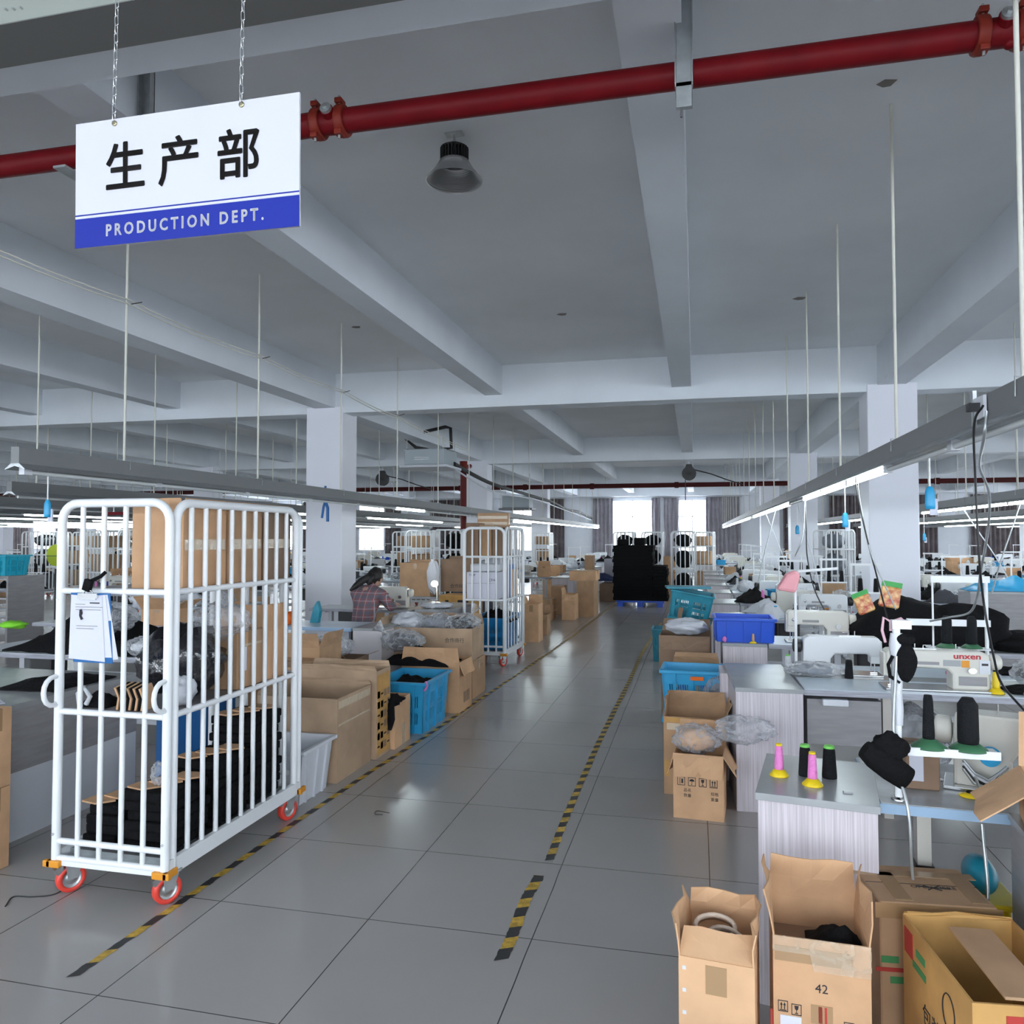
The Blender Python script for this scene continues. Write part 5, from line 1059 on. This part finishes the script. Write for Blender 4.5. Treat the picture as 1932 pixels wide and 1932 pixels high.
st = thing('stool', 'plain wooden stool under the seated worker', 'stool', (-3.78, 8.42, 0)); MB().b2(-.17, .17, -.13, .2, .38, .41).build('seat', M_card2, st, bev=.01)
for sx_ in (-1, 1):
    for sy in (-.1, .16): MB().b2(sx_ * .14 - .015, sx_ * .14 + .015, sy - .015, sy + .015, 0, .38).build('leg', M_card2, st)
work_table('sewing table the seated worker is bent over', -4.7, 8.86, 1.35, .56, top=M_lamtop)
smw = sewing_machine('beige sewing machine in front of the seated worker', (-3.72, 9.12, .722), m=M_beige)
cabinet('long low grey cabinet right of the seated worker, beside the second trolley', -3.32, 8.9, .44, 1.1, h=.73, side=M_lamd)
bag('crumpled white cloth on the grey cabinet right of seated worker', (-3.12, 9.15, .765), (.2, .13, .04), M_bagw, 75, .35, 2.5, flat=.032)
bag('silver-grey plastic bag between grey cabinet and second trolley', (-2.93, 8.86, .36), (.13, .12, .35), M_bag, 77, .3, fill=M_greycloth, flat=.355)
cloth('dark grey fabric rolls below the grey cabinet edge, behind the big printed carton', -3.3, -2.5, 8.2, 8.7, .0, .66, M_cloth2, 79, 4)
t = thing('work_lamp', 'small glowing work lamp above the machine right of the seated worker', 'lamp', (-3.28, 9.62, .73)); MB().tube([(0, 0, 0), (0, 0, .2), (-.02, 0, .26)], .006, 6).build('stem', M_white, t); MB().blob((-.025, -.02, .27), (.045, .045, .04), 0, n=10).build('bulb', mat('warm_bulb', (1, .93, .75), emit=14), t)
carton('brown carton left of pair on the table behind the seated worker', -4.1, 11.2, .722, .48, .4, .50, m=M_card2, flaps={'b': 3}, flen=.04)
carton('brown carton with dark lettering at the right of pair behind the worker', -3.45, 11.2, .80, .48, .4, .48, m=M_cardd, flaps={'b': 3}, flen=.04, prints=[('text', '合作网络部', .065, .07, .08, M_ink, 'f')], tape=False)
carton('orange carton under the lettered one, left of second trolley', -3.3, 10.75, .50, .52, .45, .28, m=M_card3, prints=[('rect', .1, .2, .16, .035, M_ink, 'f'), ('rect', -.14, .2, .05, .03, M_ink, 'f')])
plain('packing_crate', 'grey support crate under the orange carton', 'crate', MB().b2(-.26, .26, -.22, .22, 0, .498), M_lamd, (-3.3, 10.75, 0))
work_table('table holding the brown cartons behind the seated worker', -4.8, 10.95, 1.7, .56, top=M_lamtop)
bag('white carrier bag hanging between the two brown cartons', (-3.77, 10.9, 1.02), (.1, .05, .24), M_bagw, 81, .25, 2.0, neck=(.0, 0, .14))
# second trolley
roll_cage('second white roll cage further along left of the aisle, white carton on its middle shelf', -2.57, 9.36, R(-1), .56, 1.0, h=1.72, handles=False, sb=5)
for k, (x, w, h, m, l) in enumerate([(-2.74, .16, .42, M_cardd, 'left tall brown carton on the top shelf of second trolley'), (-2.57, .16, .42, M_card2, 'middle tall carton on the top shelf of second trolley'), (-2.41, .14, .42, M_cardd, 'right tall carton on the top shelf of second trolley')]):
    carton(l, x, 9.56, 1.367, w, .3, h - .03 * k, m=m)
carton('flattened carton with wrapped tape standing above second trolley', -2.6, 9.95, 1.367, .42, .12, .56, m=M_card2, prints=[('rect', 0, .5, .4, .04, M_clear, 'f'), ('rect', 0, .42, .4, .04, M_clear, 'f')])
carton('white carton printed TOP on the middle shelf of second trolley', -2.61, 9.56, .827, .40, .32, .34, m=mat('white_card', (.68, .68, .76), .6), tape=False, prints=[('text', 'TOP', .045, -.13, .3, M_ink, 'f'), ('text', 'CFH', .045, .13, .24, M_ink, 'f'), ('rect', 0, .2, .4, .004, M_lamtop, 'f')])
plain('blue_board', 'blue board standing at the right of second trolley middle shelf', 'board', MB().b2(-.02, .0, -.18, .18, 0, .42), M_navy, (-2.34, 9.9, .83))
plain('grey_garments', 'striped garments folded above white carton in second trolley', 'garments', MB().b2(-.19, .19, -.1, .1, 0, .1), M_whitecloth, (-2.6, 9.58, 1.169), bev=.02)
carton('pale carton at the back of second trolley middle shelf', -2.5, 10.0, .827, .34, .24, .36, m=M_card4)
basket('mid-blue slotted crate on the bottom deck of second trolley', -2.55, 9.86, .19, .44, .82, .40, m=mat('mid_blue_plastic', (.008, .22, .52), .35))
cloth('black goods heaped in the mid-blue crate on second trolley', -2.7, -2.3, 9.5, 10.2, .52, .17, M_cloth, 83)
# cartons left of the aisle beyond the second trolley
def cpx(label, x0, x1, yb, yt, dep, m, flaps=None, flen=None, zb=None, **kw):
    A = PZ(x0, yb, zb or 0) if zb is None else None
    if zb is None: p0 = PZ((x0 + x1) / 2, yb); Y = p0.y; z0 = 0
    else: z0, Y = zb
    a, b_ = PY(x0, yb, Y), PY(x1, yb, Y); h = PY(x1, yt, Y).z - z0
    return carton(label, (a.x + b_.x) / 2, Y + dep / 2, z0, b_.x - a.x, dep, h, m=m, flaps=flaps, flen=flen, **kw)
cpx('slumped bag-like carton just beyond the second trolley', 988, 1016, 1212, 1140, .35, M_card4, {'b': 10, 'l': 20}, .12)
cpx('small carton with flaps beyond the slumped carton left of aisle', 1018, 1032, 1199, 1160, .3, M_card2, {'r': 60, 'f': 120, 'b': 10}, .14)
cpx('long low carton with creased side in the far left carton row', 1004, 1038, 1172, 1132, .6, M_card2)
cpx('square carton in the middle of the far left carton row', 1060, 1084, 1170, 1122, .5, M_card4, {'f': 165, 'l': 10}, .12)
cpx('tall torn carton nearest the dark pile in the left row', 1088, 1120, 1164, 1096, .8, M_card2, {'b': 5}, .08)
cpx('long carton laid on top of the tall torn carton', 1074, 1124, 1096, 1078, .7, M_card4, zb=(PY(1120, 1096, 16.0).z + .004, 15.9))
cpx('carton with lid open and white film over it in far left row', 1024, 1050, 1140, 1084, .5, M_card, {'b': 5}, .2)
bag('white film draped over the lid-open carton in far left row', (-3.9, 15.2, 1.02), (.36, .25, .16), M_bagw, 85, .4, 2)
cpx('brown carton standing behind the long low one in far left row', 1040, 1062, 1160, 1106, .5, M_card2)
cloth('dark blue-grey garments heaped left of the far carton row', -4.6, -3.3, 12.9, 13.8, .0, .95, mat('slate_fabric', (.07, .08, .11), .9), 87, 3)
cpx('tall carton pair on the table near the end curtains', 1103, 1118, 1085, 1048, .5, M_card2, zb=(.004, 20))
cpx('low brown box left of the dark pile at the end', 1131, 1160, 1135, 1102, .8, M_cardd)
cloth('navy cloth on the brown box left of the dark pile', -2.85, -2.0, 19.7, 20.5, .5, .25, mat('navy_fabric', (.01, .02, .08), .9), 88, 3)
cpx('grey carton stack on the navy cloth beside dark pile', 1140, 1160, 1085, 1055, .5, mat('grey_card', (.5, .5, .58), .7), zb=(.004, 20.7))
# the wrapped black pile on its blue pallet
t = thing('pallet', 'blue plastic pallet under the tall black pile at the end of the aisle', 'pallet', (-1.25, 18.15, 0))
MB().b2(-.55, .55, 0, 1.0, .10, .14).build('deck', M_royal, t)
for x in (-.45, 0, .45): MB().b2(x - .07, x + .07, 0, 1, 0, .10).build('foot', M_royal, t)
t = thing('foam_pile', 'tall stack of black foam sheets blocking the end of the aisle', 'foam pile', (-1.25, 18.15, .142))
for x0, x1, h, n in ((-.62, .30, 1.28, 'tall_stack'), (.30, .62, .85, 'low_stack')):
    b = MB()
    for i in range(int(h / .08)): b.b2(x0 + .015 * math.sin(i * 2.1), x1 + .015 * math.cos(i * 1.7), .02 * math.sin(i), 1.0, i * .08, i * .08 + .079)
    b.build(n, M_cloth, t, bev=.01)
for x, w_, h in ((-.42, .22, .14), (-.02, .24, .18)): MB().b2(x - w_ / 2, x + w_ / 2, .1, .8, 1.28, 1.28 + h).build('top_bundle', M_cloth, t, bev=.03)
cpx('brown carton stack right of the black pile near the far wall', 1252, 1274, 1120, 1050, .5, M_card, prints=[('rect', 0, .6, .35, .02, M_cardd, 'f')])
# ================================================================ FAR-LEFT CORNER BY THE CAMERA
t = thing('cutting_table', 'long table with grey and white side boards at far left behind near trolley', 'table', (-3.5, 3.05, 0))
MB().b2(-2.3, 0, 0, 1.30, .69, .72).build('tabletop', M_lamtop, t); MB().b2(-.03, -.005, .02, 1.28, .36, .69).build('upper_side_board', M_lamd, t); MB().b2(-.025, -.01, .02, 1.28, .0, .36).build('lower_side_board', M_bin, t)
MB().b2(-2.28, -2.24, .02, 1.28, 0, .69).build('end_board', M_lamd, t)
t = thing('paper_pattern', 'white paper pattern pieces with clear film on the far left table', 'paper', (-3.72, 3.35, .722))
MB().prism([(-.15, -.1), (.05, -.12), (.16, .05), (.05, .12), (-.08, .1)], 0, .004, 'Z').build('sheet', M_paper, t); MB().prism([(-.5, .0), (-.28, -.04), (-.22, .1), (-.42, .14)], 0, .004, 'Z').build('sheet', M_paper, t)
cloth('black fabric offcuts beside the paper patterns at far left', -3.95, -3.55, 3.7, 4.2, .722, .05, M_cloth, 91)
plain('blue_box', 'blue board box standing on floor behind the near trolley', 'box', MB().b2(-.17, .17, -.2, .2, 0, .62), M_navy, (-3.34, 4.72, 0), bev=.01)
carton('lower labelled carton at the left edge of the picture', -3.40, 3.08, 0, .26, .17, .39, m=M_card, prints=[('rect', .06, .25, .08, .09, M_paper, 'f'), ('rect', .08, .10, .06, .06, M_paper, 'f')])
carton('upper labelled carton at the left edge of the picture', -3.40, 3.08, .392, .26, .17, .38, m=M_card, prints=[('rect', .06, .1, .08, .1, M_paper, 'f')])
work_table('white-topped table at far left strewn with black fabric', -5.6, 4.9, 2.1, .95, top=M_bin)
cloth('big black fabric heap on the far left table behind the near trolley', -5.2, -4.0, 4.95, 5.7, .722, .26, M_cloth, 93, 5)
bag('clear bag of black goods on the black heap at far left', (-4.3, 5.0, 1.0), (.2, .15, .11), M_bag, 94, .4, fill=M_cloth2)
bag('crumpled clear bag low beside the near trolley post at left', (-3.95, 4.95, .80), (.13, .1, .07), M_bag, 95, .4, fill=M_whitecloth)
carton('open carton with white tissue on far left table behind the clear bag', -5.25, 6.9, .722, .36, .3, .16, m=M_card, flaps={'f': 40, 'r': 55, 'l': 40}, flen=.16)
bag('white plastic carriers piled behind the open carton at far left', (-5.5, 7.2, .95), (.35, .2, .15), M_bagw, 97, .45, 2.2)
work_table('pale table carrying the open carton and white carriers at far left', -6.7, 6.7, 1.9, .9, top=M_bin)
plain('lime_cloth', 'small lime green cloth at the left edge on the black heap', 'cloth', MB().blob((0, 0, 0), (.1, .08, .03), .3, 2, 3, 10), mat('lime_green', (.25, .75, .04), .7), (-5.12, 4.95, .93))
t = thing('disc_fan', 'round lime yellow disc-shaped fan guard above the far left tables', 'fan', (-9.19, 9.6, .72))
MB().lathe([(.16, -.72), (.16, -.70), (.02, -.69)], n=16).tube([(0, 0, -.7), (0, 0, .42)], .02, 8).build('stem', M_black, t); b = MB().tube([(0, -.02, .62), (0, .03, .62)], .16, 28); b.build('disc', M_lime, t, bev=.01); MB().b2(-.16, .16, -.024, -.02, .605, .615).build('seam', M_green, t)
plain('yellow_patch', 'orange-yellow tag on the lime disc', 'tag', MB().b2(-.04, .04, -.01, 0, -.05, .05), M_yellow, (-9.12, 9.578, 1.40))
basket('turquoise basket on a table at the left edge of the picture', -9.40, 8.9, 1.08, .5, .4, .28, m=mat('turquoise_plastic', (.01, .45, .62), .4)); 
plain('basket_shelf', 'grey shelf board under the turquoise basket at the left edge', 'shelf', MB().b2(-.4, .4, -.3, .3, .0, .03).b2(-.4, -.37, -.3, .3, -1.05, 0).b2(.37, .4, -.3, .3, -1.05, 0), M_lamd, (-9.40, 8.9, 1.05))
t = thing('red_cable_box', 'small dark red strip box hanging under the left trunking', 'box', (-6.5, 7.6, 1.86)); MB().b2(-.14, .14, -.03, .03, 0, .035).build('strip', M_red, t); MB().tube([(0, 0, .035), (0, 0, .2)], .006, 6).build('hanger', M_galv, t)
t = thing('blue_ribbon', 'blue ribbon tied to the left lamp track in front of the near column', 'ribbon', (-4.03, 7.95, 1.98))
MB().tube([(0, 0, .2), (0, 0, .03), (-.02, 0, -.03), (-.04, 0, -.16)], .014, 5).tube([(0, 0, .03), (.03, 0, -.05), (.03, 0, -.2)], .018, 5).tube([(-.04, 0, .05), (.0, 0, .02), (.045, 0, .05)], .013, 5).build('knot', M_navy, t)
# ================================================================ THE ROWS FARTHER BACK
rnd = random.Random(11)
def seen(x, y, z=.8, m=90):
    v = Vector((x, y, z)) - _C; d = v.dot(_F)
    if d < .5: return False
    px = 966 + FPX * v.dot(_R) / d; return -m < px < 1932 + m
T_TAB = 'sewing table with pale blue top in one of the rows farther back'; T_CAB = 'narrow pale cabinet at the aisle end of a farther row'
tab0 = work_table(T_TAB, 0, 0, 1.5, .5); tab0['group'] = 'sewing tables of the farther rows'
cab0 = cabinet(T_CAB, 0, 0, .36, .8); cab0['group'] = 'aisle-end cabinets of the farther rows'
ma = sewing_machine('white or cream sewing machine on a table farther back', (0, 0, 0), m=M_mach, group='sewing machines of the farther rows')
mbg = sewing_machine('white or cream sewing machine on a table farther back', (0, 0, 0), m=M_beige, group='sewing machines of the farther rows')
def lite(m):
    b = MB().prism([(-.26, .09), (-.25, .26), (.2, .265), (.24, .245), (.24, 0), (.06, 0), (.06, .11), (-.17, .15), (-.2, .09)], -.055, .055).b2(-.26, .27, -.09, .09, 0, .012).tube([(.24, 0, .19), (.3, 0, .19)], .05, 10).tube([(-.222, 0, .09), (-.222, 0, .012)], .005, 4)
    return tag(b.build('sewing_machine', m), 'white or cream sewing machine on a table farther back', 'sewing machine', 'sewing machines of the farther rows')
la, lb = lite(M_mach), lite(M_beige)
sd0 = thread_stand('white thread stand rising over a farther table', (0, 0, 0), h=.6, tray=.28, group='thread stands of the farther rows')
co = [cone('spool of dark thread on a farther stand or table', (0, 0, 0), r=.028, h=.15, group='thread cones of the farther rows'), cone('spool of light or coloured thread on a farther table', (0, 0, 0), r=.026, h=.13, thread=M_whitecloth, cap=M_sky, group='pale thread cones of the farther rows'), cone('spool of light or coloured thread on a farther table', (0, 0, 0), r=.024, h=.13, thread=M_pink, base=M_yellow, group='pale thread cones of the farther rows')]
heaps = []
for k, (m, l, g) in enumerate([(M_cloth, 'black fabric pieces heaped on a table farther back', 'black heaps on the farther tables'), (M_cloth2, 'black fabric pieces heaped on a table farther back', 'black heaps on the farther tables'), (M_whitecloth, 'white or grey cloth heaped on a table farther back', 'pale heaps on the farther tables'), (M_greycloth, 'white or grey cloth heaped on a table farther back', 'pale heaps on the farther tables')]):
    heaps.append(cloth(l, -.21, .21, -.15, .15, 0, .2, m, 100 + k, 6, group=g, n=18, edge=.45))
bags = []
for k, m in enumerate([M_bagw, M_bag]):
    b = MB(); b.blob((0, 0, .09), (.15, .12, .11), .45, 2.2, 120 + k, 12, flat=.088, crease=True); bags.append(plain('plastic_bag', 'crumpled plastic bag lying on a table farther back', 'bag', b, m, group='plastic bags on the farther tables'))
bx = [carton('small carton standing on a table in the farther rows', 0, 0, 0, .28, .22, .2, m=M_card2, group='small cartons on the farther tables'), carton('small carton standing on a table in the farther rows', 0, 0, 0, .3, .24, .26, m=M_card, flaps={'l': 30, 'r': 50, 'b': 10}, group='small cartons on the farther tables')]
cr = [basket('blue crate on a table in the farther rows', 0, 0, 0, .34, .26, .18, m=M_royal, slots=False, group='blue crates on the farther tables'), basket('blue crate on a table in the farther rows', 0, 0, 0, .34, .28, .2, m=M_sky, slots=False, group='blue crates on the farther tables')]
lc0 = carton('large carton standing on the floor among the farther rows', 0, 0, 0, .5, .42, .5, m=M_card2, group='floor cartons of the farther rows')
poles = thread_stand('white thread stand rising over a farther table', (0, 0, 0), h=.62, group='thread stands of the farther rows')
used = set(); n_ = {'m': 0, 'c': 0}
def place(o, loc, rz=0, sc=None):
    if o.name not in used:
        used.add(o.name); o.location = loc; o.rotation_euler = (0, 0, rz)
        if sc: o.scale = (sc,) * 3
        return o
    return dup(o, loc, rz, scale=sc)
LINES = [(1.25, 8.75, .215, 1), (3.75, 5.2, 3.0, 1), (6.3, 8.0, 5.55, 1), (8.8, 10, 8.1, 0), (11.3, 13, 10.6, 0), (13.9, 17, 13.1, 0), (16.4, 21, 15.7, 0),
         (-3.95, 14.9, None, 1), (-6.6, 8.6, None, 1), (-9.0, 10.4, None, 1), (-11.6, 10.7, None, 0), (-14.2, 12.7, None, 0), (-16.6, 15, None, 0), (-19.2, 17, None, 0), (-21.8, 19, None, 0), (-24.4, 21, None, 0), (-27, 23, None, 0)]
CAGES = [(1176, 22.0, 0), (1230, 22.0, 0), (1288, 19.6, 0), (1325, 22.4, -5), (845, 14.6, 0), (790, 16.6, 8), (250, 13.5, 15), (175, 14.8, -10), (205, 17.0, 0), (760, 19.5, 4), (1020, 25, 3), (1585, 17, 6), (120, 19, 0), (60, 17, 5), (930, 22, 0), (655 - 60, 22, 0)]
CPOS = [PY(px, 1014, Y).x for px, Y, r in CAGES]
def blocked(x, y): return any(abs(x + .08 - cx_) < 1.15 and c[1] - 1.05 < y < c[1] + 1.1 for cx_, c in zip(CPOS, CAGES)) or any(abs(x - c) < 1.15 and -1.1 < y - r < .6 for c in CX for r in CY) or (x == 3.75 and 8.3 < y < 10.3)
for X, y0, xc, fine in LINES:
    y = y0; k = 0
    while y < 33.5:
        if seen(X, y) and not blocked(X, y):
            near = y < 15 and fine; xl = X - .67
            place(tab0, (xl, y, 0)); 
            if near: place(tab0, (xl, y + .505, 0))
            if xc is not None and X < 2: place(cab0, (.2, y, 0))
            if X == -3.95: place(cab0, (X + .85, y, 0))
            beig = rnd.random() < .4
            if near or y < 17:
                xm = X + .05 + rnd.random() * .1; place(mbg if beig else ma, (xm, y + .25, .722), 0)
                if near: place(ma if rnd.random() < .6 else mbg, (xm - .2, y + .78, .722), R(180))
                place(sd0, (X + .42, y + .44, .722)); 
                if rnd.random() < .8: place(poles, (X - .28, y + .98 if near else y + .4, .722), R(rnd.choice([0, 180])))
                for q in (.3, .8):
                    if n_['c'] < 120: n_['c'] += 1; place(co[0], (X + .42 + .32 * q, y + .44, 1.003))
                if rnd.random() < .7: place(co[rnd.choice([1, 2, 1])], (X - .5 + rnd.random() * .2, y + .12, .722))
            else:
                place(lb if beig else la, (X + .06 + rnd.random() * .08, y + .2, .722), R(rnd.choice([0, 0, 180])))
                if rnd.random() < .75: place(poles, (X + .5, y + .42, .722))
                if rnd.random() < .4: place(co[rnd.choice([0, 1, 2])], (X + .6, y + .2, .722))
            slots = [(X - .45, y + .22), (X + .64, y + .18)] if near else [(X - .45, y + .22), (X + .64, y + .18), (X - .15, y + .47)]
            if near: slots.append((X - .48, y + .78)); slots.append((X + .62, y + .8)); slots.append((X - .12, y + .5))
            for sx_, sy in slots:
                r = rnd.random(); rz = rnd.random() * 6.3; s = .8 + rnd.random() * .4
                if r < .46: place(heaps[rnd.choice([0, 0, 1])], (sx_, sy, .724), rz, s)
                elif r < .62: place(heaps[rnd.choice([2, 3])], (sx_, sy, .724), rz, s)
                elif r < .76: place(rnd.choice(bags), (sx_, sy, .724), rz, s)
                elif r < .86: place(rnd.choice(bx), (sx_, sy, .724), rnd.random() * .8 - .4, s)
                elif r < .94: place(rnd.choice(cr), (sx_, sy, .724), rnd.random() * .5, .8)
            if rnd.random() < .35 and y > 9 and not (-5 < X < 5): place(lc0, (X + 1.05, y + .4, 0), rnd.random() * .3)
        y += 2.05 if y < 20 else 2.3; k += 1
M_greenbag = mat('green_foil', (.02, .35, .05), .3)
# third row on the right: the black heap table
work_table('grey table in front of the big column piled with black fabric', .98, 6.6, 2.1, .62, top=M_lamtop)
t = thing('fabric_heap', 'large black fabric heap on the table in front of the big column', 'fabric', (2.02, 6.95, .722))
MB().blob((-.35, 0, .12), (.42, .3, .27), .28, 1.6, 3, 18, flat=.118).blob((.05, .02, .12), (.38, .32, .22), .25, 1.8, 5, 18, flat=.118).blob((.42, -.03, .05), (.36, .28, .09), .3, 2, 6, 16, flat=.048).build('draped_fabric', M_cloth, t)
def snack(x, y, z, rz, l, s=1):
    t = thing('snack_bag', l, 'snack bag', (x, y, z), rz); t.rotation_euler = (0, R(rz * 25), R(8)); t.scale = (s,) * 3
    MB().prism([(-.075, 0), (.075, 0), (.08, .02), (.076, .17), (-.076, .17), (-.08, .02)], -.02, .02).build('packet', mat('snack_print', (.8, .5, .18), .3, var=.7, vscale=22, col2=(.5, .05, .02), spec=.8, bump=.6, bscale=12), t, bev=.016); MB().b2(-.078, .078, -.006, .006, .165, .21).build('green_header', M_greenbag, t)
snack(1.50, 6.74, 1.04, .4, 'right snack bag with a green top on the black fabric heap'); snack(1.34, 6.7, 1.0, -.9, 'left tilted snack bag with green top on the black heap', .85)
mm = sewing_machine('cream sewing machine behind the royal blue crate', (1.0, 6.95, .722), m=M_beige)
cloth('red and white scraps left of the black fabric heap', 1.15, 1.35, 6.65, 6.85, .722, .06, mat('red_scraps', (.6, .04, .03), .8, var=.5, col2=(.6, .6, .6), vscale=14), 141)
work_table('table under the cream machine behind the royal blue crate', .585, 6.74, .38, .6)
# roll cages and tall stacks near the far wall
cg = roll_cage('white roll cage standing among the machine rows farther back', 0, 0, 0, .6, 1.0, near=False, group='farther roll cages', fb=4, sb=6)
kids_cache = CH.clear()
for k, (px, Y, rz) in enumerate(CAGES):
    p = PY(px, 1014, Y)
    if k == 0: cg.location = (p.x, Y, 0)
    else: dup(cg, (p.x, Y, 0), R(rz))
    x, w_ = p.x, .46
    lab = 'goods stacked inside one of the farther roll cages'
    mt = [M_cloth, M_cloth, M_cloth, M_card4, M_cloth, M_card2, M_bagb, M_card2, M_bagb, M_card2, M_card2, M_greycloth, M_card2, M_bagb, M_cloth, M_card2][k]
    for z, h in ((.19, .5), (.84, .42), (1.375, .3)):
        b = MB().blob((0, 0, h / 2), (.22, .36, h / 2 * 1.1), .22, 2, k + 3, 9, flat=h / 2) if mt is not M_card2 and mt is not M_card4 else MB().b2(-.22, .22, -.35, .35, 0, h * .9)
        o = plain('stacked_goods', lab, 'goods', b, mt, (x + .5 * -math.sin(R(rz)), Y + .5 * math.cos(R(rz)), z), R(rz), group='loads of the far roll cages', bev=.02)

cabinet('tall grey cabinet with blue garments on it, right of the big column', 2.98, 9.6, .9, .42, h=1.0, side=M_lamd)
cloth('bright blue garments with stripes on the tall grey cabinet right of the big column', 3.0, 3.8, 9.62, 10.0, 1.002, .16, M_sky, 150, 5)
